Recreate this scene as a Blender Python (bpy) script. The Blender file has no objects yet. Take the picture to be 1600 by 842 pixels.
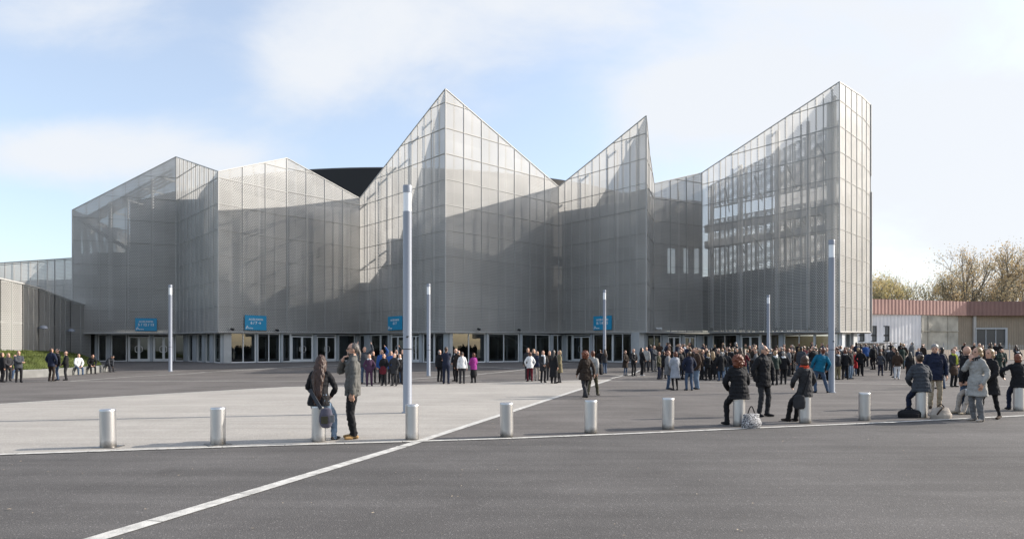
import bpy, bmesh, math, random
from mathutils import Vector, Matrix, noise
from mathutils.kdtree import KDTree
S = bpy.context.scene
C = S.collection
R = math.radians
F = 1067.0          # focal length in photo pixels (24 mm on 36 mm)
HOR, CX, EYE = 545.0, 800.0, 1.70

# ------------------------------------------------------------------ camera, sky, sun, exposure
cam = bpy.data.cameras.new('camera'); camo = bpy.data.objects.new('camera', cam); C.objects.link(camo)
camo.location = (0, 0, EYE); camo.rotation_euler = (R(90), 0, 0)
cam.lens = 24.0; cam.sensor_width = 36.0; cam.shift_y = (HOR - 421) / 1600; cam.clip_end = 6000; cam.clip_start = 0.1
S.camera = camo
SUN_EL, SUN_AZ = 27.0, 77.0           # azimuth from +Y towards +X
SUN_STRENGTH, SKY_STRENGTH = 3.6, 0.15
sd = Vector((math.sin(R(SUN_AZ)) * math.cos(R(SUN_EL)), math.cos(R(SUN_AZ)) * math.cos(R(SUN_EL)), math.sin(R(SUN_EL))))
sun = bpy.data.lights.new('sun', 'SUN'); suno = bpy.data.objects.new('sun', sun); C.objects.link(suno)
sun.energy = SUN_STRENGTH; sun.angle = R(0.5); sun.color = (1.0, 0.93, 0.84)
suno.rotation_euler = sd.to_track_quat('Z', 'Y').to_euler()
S.view_settings.view_transform = 'Standard'; S.view_settings.look = 'None'; S.view_settings.gamma = 1.0
S.view_settings.use_curve_mapping = False
S.view_settings.exposure = 0.88
try:
    S.cycles.transparent_max_bounces = 24; S.cycles.max_bounces = 7; S.cycles.use_denoising = True; S.cycles.caustics_reflective = False; S.cycles.caustics_refractive = False
    S.cycles.sample_clamp_indirect = 2.5; S.cycles.blur_glossy = 1.0
except Exception: pass

W = bpy.data.worlds.new('World'); S.world = W; W.use_nodes = True
nt = W.node_tree; nt.nodes.clear()
def wn(t, **k):
    n = nt.nodes.new(t)
    for a, b in k.items(): setattr(n, a, b)
    return n
def wm(op, a, b=None, c=None, clamp=False):
    n = wn('ShaderNodeMath', operation=op, use_clamp=clamp)
    for i, v in enumerate((a, b, c)):
        if v is None: continue
        if isinstance(v, (int, float)): n.inputs[i].default_value = v
        else: nt.links.new(v, n.inputs[i])
    return n.outputs[0]
sky = wn('ShaderNodeTexSky', sky_type='NISHITA'); sky.sun_disc = False
sky.sun_elevation = R(SUN_EL); sky.sun_rotation = R(SUN_AZ); sky.dust_density = 1.6; sky.air_density = 1.0; sky.ozone_density = 1.6
tc = wn('ShaderNodeTexCoord'); sep = wn('ShaderNodeSeparateXYZ'); nt.links.new(tc.outputs['Generated'], sep.inputs[0])
ay = wm('MAXIMUM', wm('ABSOLUTE', sep.outputs[1]), 0.18)
su = wm('DIVIDE', sep.outputs[0], ay); sw = wm('DIVIDE', sep.outputs[2], ay)
cmb = wn('ShaderNodeCombineXYZ'); nt.links.new(su, cmb.inputs[0]); nt.links.new(wm('MULTIPLY', sw, 1.7), cmb.inputs[1])
n1 = wn('ShaderNodeTexNoise'); n1.inputs['Scale'].default_value = 3.4; n1.inputs['Detail'].default_value = 9; n1.inputs['Roughness'].default_value = .60; n1.inputs['Distortion'].default_value = .25
nt.links.new(cmb.outputs[0], n1.inputs['Vector'])
n2 = wn('ShaderNodeTexNoise'); n2.inputs['Scale'].default_value = 1.3; n2.inputs['Detail'].default_value = 5
nt.links.new(cmb.outputs[0], n2.inputs['Vector'])
# cumulus banks, given as sky directions (tangent east, tangent up, widths, weight)
dens = wm('MULTIPLY', wm('SUBTRACT', n1.outputs[0], 0.5), 2.3)
dens = wm('ADD', dens, wm('MULTIPLY', wm('SUBTRACT', n2.outputs[0], 0.5), 0.6))
for (bu, bw, su_, sw_, am) in ((-.68, .49, .17, .055, .75), (-.57, .295, .15, .055, 1.0), (-.40, .275, .10, .035, .85), (-.72, .28, .10, .05, .5),
                              (-.20, .46, .22, .09, .85), (-.31, .37, .12, .07, .55), (.28, .385, .12, .06, 1.0), (.20, .33, .15, .05, .5),
                              (.12, .52, .35, .06, .55), (.62, .36, .30, .30, .9), (.85, .12, .30, .20, .8), (.40, .30, .30, .12, .45), (-.42, .50, .08, .04, -.4), (-.78, .38, .14, .06, -.5), (-.44, .41, .09, .10, -.6), (-.70, .37, .12, .06, -.5), (-.22, .31, .12, .05, -.5), (.06, .305, .09, .09, -.65), (-.71, .2, .25, .07, -.5)):
    a = wm('DIVIDE', wm('SUBTRACT', su, bu), su_); b = wm('DIVIDE', wm('SUBTRACT', sw, bw), sw_)
    g = wm('EXPONENT', wm('MULTIPLY', wm('ADD', wm('MULTIPLY', a, a), wm('MULTIPLY', b, b)), -1.0))
    dens = wm('ADD', dens, wm('MULTIPLY', g, am))
mr = wn('ShaderNodeMapRange', interpolation_type='SMOOTHSTEP'); mr.inputs[1].default_value = -.22; mr.inputs[2].default_value = 1.12
mr.inputs[3].default_value = 0.34; mr.inputs[4].default_value = .97
nt.links.new(dens, mr.inputs[0])
mix = wn('ShaderNodeMixRGB'); nt.links.new(mr.outputs[0], mix.inputs[0]); nt.links.new(sky.outputs[0], mix.inputs[1])
mix.inputs[2].default_value = (3.2, 3.32, 3.5, 1)
bg = wn('ShaderNodeBackground'); bg.inputs[1].default_value = SKY_STRENGTH; nt.links.new(mix.outputs[0], bg.inputs[0])
wo = wn('ShaderNodeOutputWorld'); nt.links.new(bg.outputs[0], wo.inputs[0])

# ------------------------------------------------------------------ ground heights and picking
def sstep(a, b, x):
    t = min(1, max(0, (x - a) / (b - a))); return t * t * (3 - 2 * t)
def gz(Y): return 0.5 * sstep(46, 59, Y)
def ground_at(u, v):
    Y = F * EYE / max(v - HOR, 1)
    for _ in range(60): Y = .5 * Y + .5 * F * (EYE - gz(Y)) / max(v - HOR, 1)
    return Vector(((u - CX) / F * Y, Y, gz(Y)))
def at(u, v, Y): return Vector(((u - CX) / F * Y, Y, EYE + (HOR - v) / F * Y))

# ------------------------------------------------------------------ materials
def mat(name, col, rough=.7, metal=0., noise_s=0, noise_a=.0, bump=0, bump_s=40, spec=.5, build=None):
    m = bpy.data.materials.new(name); m.use_nodes = True
    t = m.node_tree; p = t.nodes['Principled BSDF']
    p.inputs['Base Color'].default_value = (*col, 1); p.inputs['Roughness'].default_value = rough; p.inputs['Metallic'].default_value = metal
    p.inputs['Specular IOR Level'].default_value = spec
    m.diffuse_color = (*col, 1)
    if noise_s:
        tcn = t.nodes.new('ShaderNodeTexCoord'); n = t.nodes.new('ShaderNodeTexNoise'); n.inputs['Scale'].default_value = noise_s; n.inputs['Detail'].default_value = 6
        t.links.new(tcn.outputs['Object'], n.inputs['Vector'])
        r = t.nodes.new('ShaderNodeMapRange'); r.inputs[1].default_value = .3; r.inputs[2].default_value = .7
        r.inputs[3].default_value = 1 - noise_a; r.inputs[4].default_value = 1 + noise_a; t.links.new(n.outputs[0], r.inputs[0])
        vm = t.nodes.new('ShaderNodeVectorMath'); vm.operation = 'SCALE'; vm.inputs[0].default_value = col; t.links.new(r.outputs[0], vm.inputs['Scale'])
        t.links.new(vm.outputs[0], p.inputs['Base Color'])
        if bump:
            nb = t.nodes.new('ShaderNodeTexNoise'); nb.inputs['Scale'].default_value = bump_s; nb.inputs['Detail'].default_value = 4
            t.links.new(tcn.outputs['Object'], nb.inputs['Vector'])
            bn = t.nodes.new('ShaderNodeBump'); bn.inputs['Strength'].default_value = bump; bn.inputs['Distance'].default_value = .02
            t.links.new(nb.outputs[0], bn.inputs['Height']); t.links.new(bn.outputs[0], p.inputs['Normal'])
    if build: build(m, t, p)
    return m
def nd(t, kind, **k):
    n = t.nodes.new(kind)
    for a, b in k.items():
        if a in n.inputs: n.inputs[a].default_value = b
        else: setattr(n, a, b)
    return n

def asphalt(name, col, speck, patch, streak=0.0):
    """stone-chip surface: fine aggregate, broad worn patches, faint streaks along the paving direction"""
    def b(m, t, p):
        tcn = nd(t, 'ShaderNodeTexCoord'); obj = tcn.outputs['Object']
        fine = nd(t, 'ShaderNodeTexNoise', Scale=95., Detail=3., Roughness=.7); t.links.new(obj, fine.inputs['Vector'])
        vor = nd(t, 'ShaderNodeTexVoronoi', Scale=70.); t.links.new(obj, vor.inputs['Vector'])
        big = nd(t, 'ShaderNodeTexNoise', Scale=.35, Detail=6., Roughness=.62); t.links.new(obj, big.inputs['Vector'])
        mp = nd(t, 'ShaderNodeMapping'); mp.inputs['Scale'].default_value = (.10, 1.3, 1); t.links.new(obj, mp.inputs['Vector'])
        st = nd(t, 'ShaderNodeTexNoise', Scale=1.6, Detail=5., Roughness=.6); t.links.new(mp.outputs[0], st.inputs['Vector'])
        def mrange(src, a, b_, c, d):
            r = nd(t, 'ShaderNodeMapRange'); 
            for i, q in enumerate((a, b_, c, d)): r.inputs[i + 1].default_value = q
            t.links.new(src, r.inputs[0]); return r.outputs[0]
        def mul(a, b_):
            q = nd(t, 'ShaderNodeMath', operation='MULTIPLY'); t.links.new(a, q.inputs[0]); t.links.new(b_, q.inputs[1]); return q.outputs[0]
        f = mul(mrange(fine.outputs[0], .25, .75, 1 - speck, 1 + speck), mrange(big.outputs[0], .3, .7, 1 - patch, 1 + patch))
        f = mul(f, mrange(st.outputs[0], .3, .7, 1 - streak, 1 + streak))
        sepc = nd(t, 'ShaderNodeSeparateColor'); t.links.new(vor.outputs['Color'], sepc.inputs[0])
        stn = nd(t, 'ShaderNodeTexNoise', Scale=.9, Detail=7., Roughness=.68); t.links.new(obj, stn.inputs['Vector']); f = mul(f, mrange(stn.outputs[0], .58, .74, 1.0, 1 - patch * 1.1))
        chips = mrange(sepc.outputs[0], .93, .97, 1.0, 1 + speck * 1.6)
        f = mul(f, chips)
        vm = nd(t, 'ShaderNodeVectorMath', operation='SCALE'); vm.inputs[0].default_value = col; t.links.new(f, vm.inputs['Scale'])
        t.links.new(vm.outputs[0], p.inputs['Base Color'])
        bn = nd(t, 'ShaderNodeBump', Strength=.55, Distance=.006); t.links.new(vor.outputs['Distance'], bn.inputs['Height']); t.links.new(bn.outputs[0], p.inputs['Normal'])
    return mat(name, col, .93, build=b, spec=.25)

M = {}
M['road'] = asphalt('road_asphalt', (.099, .093, .089), .46, .20, .16)
M['plaza'] = asphalt('plaza_asphalt', (.128, .117, .109), .42, .20, .18)
M['light_paving'] = asphalt('light_gravel_paving', (.345, .322, .29), .34, .10, .10)
M['line'] = mat('pale_concrete_strip', (.50, .485, .45), .85, noise_s=7, noise_a=.28, bump=.3, bump_s=60)
M['earth'] = mat('bare_earth', (.22, .17, .12), .95, noise_s=2.0, noise_a=.35, bump=.6, bump_s=6)
M['grass'] = mat('grass', (.095, .115, .035), .95, noise_s=1.2, noise_a=.5, bump=.8, bump_s=18, spec=.1)
M['bench'] = mat('grey_concrete', (.20, .20, .19), .9, noise_s=1.5, noise_a=.2)
M['concrete'] = mat('concrete', (.42, .43, .43), .85, noise_s=1.2, noise_a=.12)
M['core'] = mat('core_render', (.20, .197, .19), .9, noise_s=.35, noise_a=.18)
M['pier'] = mat('grey_cladding', (.42, .45, .475), .6, noise_s=.8, noise_a=.06)
M['alu'] = mat('aluminium_frame', (.78, .79, .79), .45, .0)
M['steel_white'] = mat('white_painted_steel', (.80, .79, .77), .5)
M['seam'] = mat('dark_steel_rail', (.44, .435, .42), .6, .2)
M['drum'] = mat('black_roof_cladding', (.006, .006, .007), .6)
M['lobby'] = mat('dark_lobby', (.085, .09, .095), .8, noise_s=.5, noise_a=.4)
M['ochre'] = mat('ochre_panel', (.42, .33, .17), .8, noise_s=.5, noise_a=.15)
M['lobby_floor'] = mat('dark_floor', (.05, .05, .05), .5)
M['sign_blue'] = mat('sign_blue', (.014, .28, .50), .45)
M['white_paint'] = mat('white_paint', (.80, .80, .80), .6)
M['lamp_grey'] = mat('lamp_grey_paint', (.27, .295, .345), .38, .0)
M['diffuser'] = mat('opal_diffuser', (.86, .88, .90), .25)
M['dark'] = mat('dark_rubber', (.02, .02, .02), .6)
def glass_b(m, t, p):
    out = t.nodes['Material Output']
    tr = nd(t, 'ShaderNodeBsdfTransparent', Color=(.62, .66, .66, 1)); gl = nd(t, 'ShaderNodeBsdfGlossy', Roughness=.02, Color=(.85, .92, .95, 1))
    fr = nd(t, 'ShaderNodeFresnel', IOR=1.9); mx = nd(t, 'ShaderNodeMixShader')
    t.links.new(fr.outputs[0], mx.inputs[0]); t.links.new(tr.outputs[0], mx.inputs[1]); t.links.new(gl.outputs[0], mx.inputs[2]); t.links.new(mx.outputs[0], out.inputs[0])
M['glass'] = mat('tinted_glass', (.1, .1, .1), build=glass_b)
def brushed(m, t, p):
    tcn = nd(t, 'ShaderNodeTexCoord'); mp = nd(t, 'ShaderNodeMapping'); mp.inputs['Scale'].default_value = (22, 22, .5); t.links.new(tcn.outputs['Object'], mp.inputs['Vector'])
    n = nd(t, 'ShaderNodeTexNoise', Scale=2., Detail=3.); t.links.new(mp.outputs[0], n.inputs['Vector'])
    r = nd(t, 'ShaderNodeMapRange'); r.inputs[3].default_value = .32; r.inputs[4].default_value = .44; t.links.new(n.outputs[0], r.inputs[0]); t.links.new(r.outputs[0], p.inputs['Roughness'])
    bn = nd(t, 'ShaderNodeBump', Strength=.04, Distance=.003); t.links.new(n.outputs[0], bn.inputs['Height']); t.links.new(bn.outputs[0], p.inputs['Normal'])
    sx = nd(t, 'ShaderNodeSeparateXYZ'); t.links.new(tcn.outputs['Object'], sx.inputs[0]); n3 = nd(t, 'ShaderNodeTexNoise', Scale=9., Detail=5.); t.links.new(tcn.outputs['Object'], n3.inputs['Vector'])
    ad = nd(t, 'ShaderNodeMath', operation='MULTIPLY_ADD'); t.links.new(n3.outputs[0], ad.inputs[0]); ad.inputs[1].default_value = -.22; t.links.new(sx.outputs[2], ad.inputs[2])   # splashed dirt at the foot
    rr = nd(t, 'ShaderNodeMapRange'); rr.inputs[1].default_value = -.10; rr.inputs[2].default_value = .03; rr.inputs[3].default_value = .9; rr.inputs[4].default_value = 0; t.links.new(ad.outputs[0], rr.inputs[0])
    mx = nd(t, 'ShaderNodeMixRGB'); t.links.new(rr.outputs[0], mx.inputs[0]); mx.inputs[1].default_value = (.56, .56, .565, 1); mx.inputs[2].default_value = (.16, .15, .14, 1); t.links.new(mx.outputs[0], p.inputs['Base Color'])
M['steel'] = mat('brushed_steel', (.58, .58, .585), .35, .95, build=brushed)

def mesh_metal(name, w, h, mortar, col, glow=.5):
    """perforated metal cladding: staggered slots are real openings (transparent); the strands are metal, catching light from both sides"""
    def b(m, t, p):
        out = t.nodes['Material Output']
        uv = nd(t, 'ShaderNodeUVMap', uv_map='UVMap')
        br = nd(t, 'ShaderNodeTexBrick', offset=.5, squash=1.0)
        for k_, v_ in (('Scale', 1.0), ('Mortar Size', mortar), ('Mortar Smooth', 0.0), ('Brick Width', w), ('Row Height', h), ('Bias', 0.0)): br.inputs[k_].default_value = v_
        t.links.new(uv.outputs[0], br.inputs['Vector'])
        # panels differ slightly in tone from one to the next
        pan = nd(t, 'ShaderNodeTexBrick', offset=.0); 
        for k_, v_ in (('Scale', 1.0), ('Mortar Size', .0), ('Brick Width', 2.0), ('Row Height', 2.15)): pan.inputs[k_].default_value = v_
        pan.inputs['Color1'].default_value = (.94, .94, .94, 1); pan.inputs['Color2'].default_value = (1.05, 1.05, 1.05, 1)
        t.links.new(uv.outputs[0], pan.inputs['Vector'])
        n = nd(t, 'ShaderNodeTexNoise', Scale=.25, Detail=4.); t.links.new(uv.outputs[0], n.inputs['Vector'])
        r = nd(t, 'ShaderNodeMapRange'); r.inputs[1].default_value = .3; r.inputs[2].default_value = .7; r.inputs[3].default_value = .88; r.inputs[4].default_value = 1.1; t.links.new(n.outputs[0], r.inputs[0])
        vm = nd(t, 'ShaderNodeVectorMath', operation='SCALE'); t.links.new(pan.outputs[0], vm.inputs[0]); t.links.new(r.outputs[0], vm.inputs['Scale'])
        vc = nd(t, 'ShaderNodeVectorMath', operation='MULTIPLY'); t.links.new(vm.outputs[0], vc.inputs[0]); vc.inputs[1].default_value = col
        t.links.new(vc.outputs[0], p.inputs['Base Color'])
        tl = nd(t, 'ShaderNodeBsdfTranslucent'); t.links.new(vc.outputs[0], tl.inputs['Color'])
        mx = nd(t, 'ShaderNodeMixShader'); mx.inputs[0].default_value = glow; t.links.new(p.outputs[0], mx.inputs[1]); t.links.new(tl.outputs[0], mx.inputs[2])
        tr = nd(t, 'ShaderNodeBsdfTransparent'); m2 = nd(t, 'ShaderNodeMixShader')
        t.links.new(br.outputs['Fac'], m2.inputs[0]); t.links.new(tr.outputs[0], m2.inputs[1]); t.links.new(mx.outputs[0], m2.inputs[2]); t.links.new(m2.outputs[0], out.inputs[0])
    return mat(name, col, .55, .15, build=b)
M['mesh'] = mesh_metal('perforated_cladding', .19, .135, .048, (.58, .57, .545), .46)
M['mesh_fin'] = mesh_metal('fin_cladding', .19, .135, .032, (.58, .57, .545), .46)
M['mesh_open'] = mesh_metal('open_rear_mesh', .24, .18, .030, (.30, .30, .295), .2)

# ------------------------------------------------------------------ object helpers
def tag(o, label=None, cat=None, group=None, kind=None):
    if label: o['label'] = label
    if cat: o['category'] = cat
    if group: o['group'] = group
    if kind: o['kind'] = kind
    return o
def thing(name, label, cat, loc=(0, 0, 0), rz=0, group=None):
    o = bpy.data.objects.new(name, None); C.objects.link(o); o.location = loc; o.rotation_euler = (0, 0, rz); o.empty_display_size = .2
    return tag(o, label, cat, group)
class MB:
    def __init__(s): s.v = []; s.f = []; s.uv = []
    def quad(s, a, b, c, d, uv=None):
        i = len(s.v); s.v += [tuple(a), tuple(b), tuple(c), tuple(d)]; s.f.append((i, i + 1, i + 2, i + 3)); s.uv.append(uv); return s
    def obox(s, c, ax, ay, az):
        """box: centre and three half-axis vectors"""
        c, ax, ay, az = map(Vector, (c, ax, ay, az)); i = len(s.v)
        for sz in (-1, 1):
            for sx, sy in ((-1, -1), (1, -1), (1, 1), (-1, 1)): s.v.append(tuple(c + ax * sx + ay * sy + az * sz))
        for q in ((0, 3, 2, 1), (4, 5, 6, 7), (0, 1, 5, 4), (1, 2, 6, 5), (2, 3, 7, 6), (3, 0, 4, 7)): s.f.append(tuple(i + k for k in q)); s.uv.append(None)
        return s
    def box(s, x0, x1, y0, y1, z0, z1): return s.obox(((x0 + x1) / 2, (y0 + y1) / 2, (z0 + z1) / 2), ((x1 - x0) / 2, 0, 0), (0, (y1 - y0) / 2, 0), (0, 0, (z1 - z0) / 2))
    def beam(s, a, b, w, d, up=Vector((0, 0, 1))):
        a, b = Vector(a), Vector(b); t = (b - a); L = t.length; t.normalize()
        e = t.cross(up)
        if e.length < 1e-3: e = Vector((1, 0, 0))
        e.normalize(); g = e.cross(t).normalized()
        return s.obox((a + b) / 2, t * L / 2, e * w / 2, g * d / 2)
    def cyl(s, a, b, r0, r1, n=16, caps=True):
        a, b = Vector(a), Vector(b); t = (b - a).normalized(); e = t.orthogonal().normalized(); g = t.cross(e); i = len(s.v)
        for c, r in ((a, r0), (b, r1)):
            for k in range(n): q = 2 * math.pi * k / n; s.v.append(tuple(c + (e * math.cos(q) + g * math.sin(q)) * r))
        for k in range(n): s.f.append((i + k, i + (k + 1) % n, i + n + (k + 1) % n, i + n + k)); s.uv.append(None)
        if caps: s.f.append(tuple(i + k for k in range(n))[::-1]); s.f.append(tuple(i + n + k for k in range(n))); s.uv += [None, None]
        return s
    def lathe(s, c, prof, n=24):
        """closed profile of (r, z) round a vertical axis"""
        c = Vector(c); i = len(s.v); m_ = len(prof)
        for r, z in prof:
            for k in range(n): q = 2 * math.pi * k / n; s.v.append((c.x + r * math.cos(q), c.y + r * math.sin(q), c.z + z))
        for j in range(m_ - 1):
            for k in range(n): s.f.append((i + j * n + k, i + j * n + (k + 1) % n, i + (j + 1) * n + (k + 1) % n, i + (j + 1) * n + k)); s.uv.append(None)
        s.f.append(tuple(i + k for k in range(n))[::-1]); s.f.append(tuple(i + (m_ - 1) * n + k for k in range(n))); s.uv += [None, None]
        return s
    def build(s, name, m, parent=None, smooth=False):
        me = bpy.data.meshes.new(name); me.from_pydata(s.v, [], s.f)
        if any(u is not None for u in s.uv):
            ul = me.uv_layers.new(name='UVMap'); k = 0
            for pi, pl in enumerate(me.polygons):
                for li, l in enumerate(pl.loop_indices):
                    if s.uv[pi] is not None: ul.data[l].uv = s.uv[pi][li]
        if m is not None: me.materials.append(m)
        if smooth:
            me.polygons.foreach_set('use_smooth', [True] * len(me.polygons))
            try: me.set_sharp_from_angle(angle=R(40))
            except Exception: pass
        me.update()
        o = bpy.data.objects.new(name, me); C.objects.link(o)
        if parent is not None: o.parent = parent
        return o
def copy_tree(o, parent=None):
    c = o.copy(); C.objects.link(c)
    if parent is not None: c.parent = parent
    for ch in list(o.children): copy_tree(ch, c)
    return c

# ------------------------------------------------------------------ ground, road, plaza
def struct(o): o['kind'] = 'structure'; return o
def sheet(name, m, xs, y0f, y1f, ny, dz):
    mb = MB(); cols = []
    for x in xs:
        a, b = y0f(x), y1f(x); col = []
        for j in range(ny + 1):
            y = a + (b - a) * j / ny; col.append(len(mb.v)); mb.v.append((x, y, gz(y) + dz))
        cols.append(col)
    for i in range(len(cols) - 1):
        for j in range(ny): mb.f.append((cols[i][j], cols[i + 1][j], cols[i + 1][j + 1], cols[i][j + 1])); mb.uv.append(None)
    return struct(mb.build(name, m))
def frange(a, b, n): return [a + (b - a) * i / n for i in range(n + 1)]
def interp(pts, x):
    if x <= pts[0][0]:
        a, b = pts[0], pts[1]
    elif x >= pts[-1][0]: a, b = pts[-2], pts[-1]
    else:
        for a, b in zip(pts, pts[1:]):
            if a[0] <= x <= b[0]: break
    return a[1] + (b[1] - a[1]) * (x - a[0]) / (b[0] - a[0])
KP = [ground_at(u, v) for u, v in ((-400, 727), (0, 711), (200, 704), (400, 697.5), (640, 690.5), (800, 685.5), (1000, 677.5), (1200, 668.5), (1400, 660), (1600, 650), (1900, 637), (2400, 620))]
KP = [(p.x, p.y) for p in KP]
kerb = lambda x: interp(KP, x)
D0 = ground_at(150, 842); D1 = ground_at(625, 699); D2 = ground_at(955, 592.5)
diag = lambda x: interp([(D0.x, D0.y), (D1.x, D1.y), (D2.x, D2.y)], x)
TP = [ground_at(u, v) for u, v in ((-300, 652), (0, 631), (220, 617.5), (450, 604.5), (660, 600), (830, 596.5), (955, 592.5))]
TP = [(p.x, p.y) for p in TP]
topl = lambda x: interp(TP, x)
big = MB()
xs = [-1500, -300, -120, -60, 0, 60, 120, 300, 1500]; ys = [-400, -60, 0, 40] + frange(44, 60, 16) + [80, 200, 600, 3000]
for y in ys:
    for x in xs: big.v.append((x, y, gz(y) - .03))
for j in range(len(ys) - 1):
    for i in range(len(xs) - 1): a = j * len(xs) + i; big.f.append((a, a + 1, a + 1 + len(xs), a + len(xs))); big.uv.append(None)
M['far_ground'] = mat('far_ground', (.07, .075, .05), .95, noise_s=.05, noise_a=.4)
struct(big.build('ground', M['far_ground']))
sheet('road', M['road'], frange(-60, 70, 130), lambda x: -90, lambda x: kerb(x) + .05, 12, 0)
sheet('plaza_pavement', M['plaza'], frange(-60, 70, 130), lambda x: kerb(x) + .05, lambda x: 78, 70, 0)
xr = D2.x
sheet('light_paving', M['light_paving'], frange(-40, xr, 120), lambda x: max(kerb(x) + .1, diag(x)) if x > D1.x - .05 else kerb(x) + .1, lambda x: max(topl(x), diag(x) if x > D1.x else 0), 30, .004)
def strip(mb, pts, w, dz, slab=0):
    pts = [Vector((p[0], p[1], 0)) for p in pts]; dense = []
    for a, b in zip(pts, pts[1:]):
        n = max(1, int((b - a).length / .6))
        for k in range(n): dense.append(a.lerp(b, k / n))
    dense.append(pts[-1]); rows = []
    for i, p in enumerate(dense):
        t = (dense[min(i + 1, len(dense) - 1)] - dense[max(i - 1, 0)]).normalized(); e = Vector((-t.y, t.x, 0)) * w / 2
        rows.append((p - e, p + e))
    for i in range(len(rows) - 1):
        a, b, c, d = rows[i][0].copy(), rows[i + 1][0].copy(), rows[i + 1][1].copy(), rows[i][1].copy()
        if slab and i % slab == slab - 1:
            s_ = (b - a).normalized() * .012; b -= s_; c -= s_
        for q in (a, b, c, d): q.z = gz(q.y) + dz
        mb.quad(a, b, c, d)
mb = MB()
strip(mb, [(x, kerb(x) + .05) for x in frange(-22, 40, 124)], .15, .012, 2)
struct(mb.build('kerb_strip', M['line']))
mb = MB()
def far_ext(a, b, k): return b + (b - a) * k
strip(mb, [D0 + (D0 - D1) * .4, D0, D1, Vector((D1.x + .02, D1.y + .12, 0))], .195, .008, 2)
strip(mb, [D1 + (D2 - D1) * .006, D2], .185, .008, 2)
struct(mb.build('diagonal_paving_line', M['line']))
mb = MB()
for pts in (((-150, 641), (0, 631), (220, 617.5), (450, 604.5), (660, 600), (830, 596.5), (955, 592.5)),):
    strip(mb, [ground_at(*q) for q in pts], .16, .008)
struct(mb.build('paving_edge_line', M['line']))
mb = MB()
for k, pts in enumerate((((-60, 596.5), (300, 595.3), (700, 595), (1000, 596), (1250, 598), (1420, 600.5), (1700, 606)),
            ((110, 595.5), (200, 589), (320, 581.5), (440, 574.5), (540, 570)),
            ((700, 591), (760, 583.5), (840, 574.5), (900, 566.5)), ((700, 571), (760, 573.5), (820, 577)),
            ((925, 583), (1000, 588.5), (1100, 590.8), (1200, 596.5)), ((955, 591.5), (985, 585), (1000, 578.5)), ((560, 599), (690, 589)))):
    strip(mb, [ground_at(*q) for q in pts], .17, .012 + k * .002)
struct(mb.build('plaza_lines', M['line']))
# ------------------------------------------------------------------ the arena hall
hall = thing('arena_hall', 'large hall wrapped in folded grey perforated metal with pointed fins', 'hall', (0, 60, 0.5))
def hp(mb, name, m, par=hall, smooth=False):
    o = mb.build(name, m, par, smooth)
    if par is hall: o.matrix_parent_inverse = Matrix.Translation(-hall.location)
    return o
#        u     v top  v bottom  depth
K = dict(Z=(-150, 421, 520.5, 78), A0=(113, 403, 520.5, 66.5), A=(113, 328, 520.5, 63), B=(275, 245, 520.8, 66), Cc=(341, 268, 518.8, 57), C2=(448, 247, 519.3, 62.5),
         D=(562, 310, 519.8, 68.5), E=(696, 139, 518.8, 57.5), Fv=(873, 292, 519.7, 67.5), G=(1010, 181, 519, 59), G1=(1015, 240, 519.3, 62), G2=(1022, 287, 519.5, 65.5),
         H=(1097, 270, 519.6, 68.5), I=(1312, 128, 518.3, 57), J=(1347, 151, 518.5, 61.5), L=(1360, 164, 518.6, 64.5))
def corner(k):
    u, vt, vb, Y = K[k]; a = at(u, vb, Y); return Vector((a.x, a.y)), a.z, at(u, vt, Y).z
def plan_at(face, u, off=0.0):
    """point of the face's plan line, moved back by off, seen in direction u"""
    a, b = corner(face[0])[0], corner(face[1])[0]; d = (b - a).normalized(); n = Vector((-d.y, d.x))
    if n.y < 0: n = -n
    a = a + n * off; k = (u - CX) / F
    t = (a.x - k * a.y) / (k * d.y - d.x); return a + d * t
def mesh_face(ka, kb, m='mesh', off=0., za=None, zb=None, sp=2.0, zs=2.15, uoff=0., posts=True, name='mesh_facade', rail_w=.038):
    (a, z0a, z1a), (b, z0b, z1b) = corner(ka), corner(kb)
    d = (b - a).normalized(); n = Vector((-d.y, d.x)); n = n if n.y > 0 else -n
    a = a + n * off; b = b + n * off; L = (b - a).length
    if za: z0a, z1a = za
    if zb: z0b, z1b = zb
    P = lambda p, z: (p.x, p.y, z)
    o = hp(MB().quad(P(a, z0a), P(b, z0b), P(b, z1b), P(a, z1a), ((uoff, z0a), (uoff + L, z0b), (uoff + L, z1b), (uoff, z1a))), name, M[m])
    if not posts: return o
    fr = MB(); d3 = Vector((d.x, d.y, 0)); n3 = Vector((n.x, n.y, 0)); Z = Vector((0, 0, 1))
    k = max(1, round(L / sp))
    for i in range(k + 1):
        t = i / k; p = a.lerp(b, t); zl = z0a + (z0b - z0a) * t; zh = z1a + (z1b - z1a) * t; w = rail_w if 0 < i < k else rail_w * 1.6
        fr.obox((p.x, p.y, (zl + zh) / 2), d3 * w / 2, n3 * .05, Z * ((zh - zl) / 2))
        if i < k:   # thin stiffener half way, behind the sheet
            t = (i + .5) / k; p = a.lerp(b, t) + n * .12; zl = z0a + (z0b - z0a) * t; zh = z1a + (z1b - z1a) * t
            fr.obox((p.x, p.y, (zl + zh) / 2), d3 * .035, n3 * .05, Z * ((zh - zl) / 2))
    z = min(z0a, z0b) + zs
    while z < max(z1a, z1b):
        t0, t1 = 0., 1.
        if z > z1a: t0 = (z - z1a) / (z1b - z1a)
        if z > z1b: t1 = (z - z1a) / (z1b - z1a)
        if t1 - t0 > .02:
            p, q = a.lerp(b, t0), a.lerp(b, t1); fr.beam((p.x, p.y, z), (q.x, q.y, z), .085, .034)
        z += zs
    fr.beam(P(a, z1a), P(b, z1b), .09, .07); fr.beam(P(a, z0a), P(b, z0b), .14, .10)
    f = fr.build('facade_frame', M['seam'], o)
    return o
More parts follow.
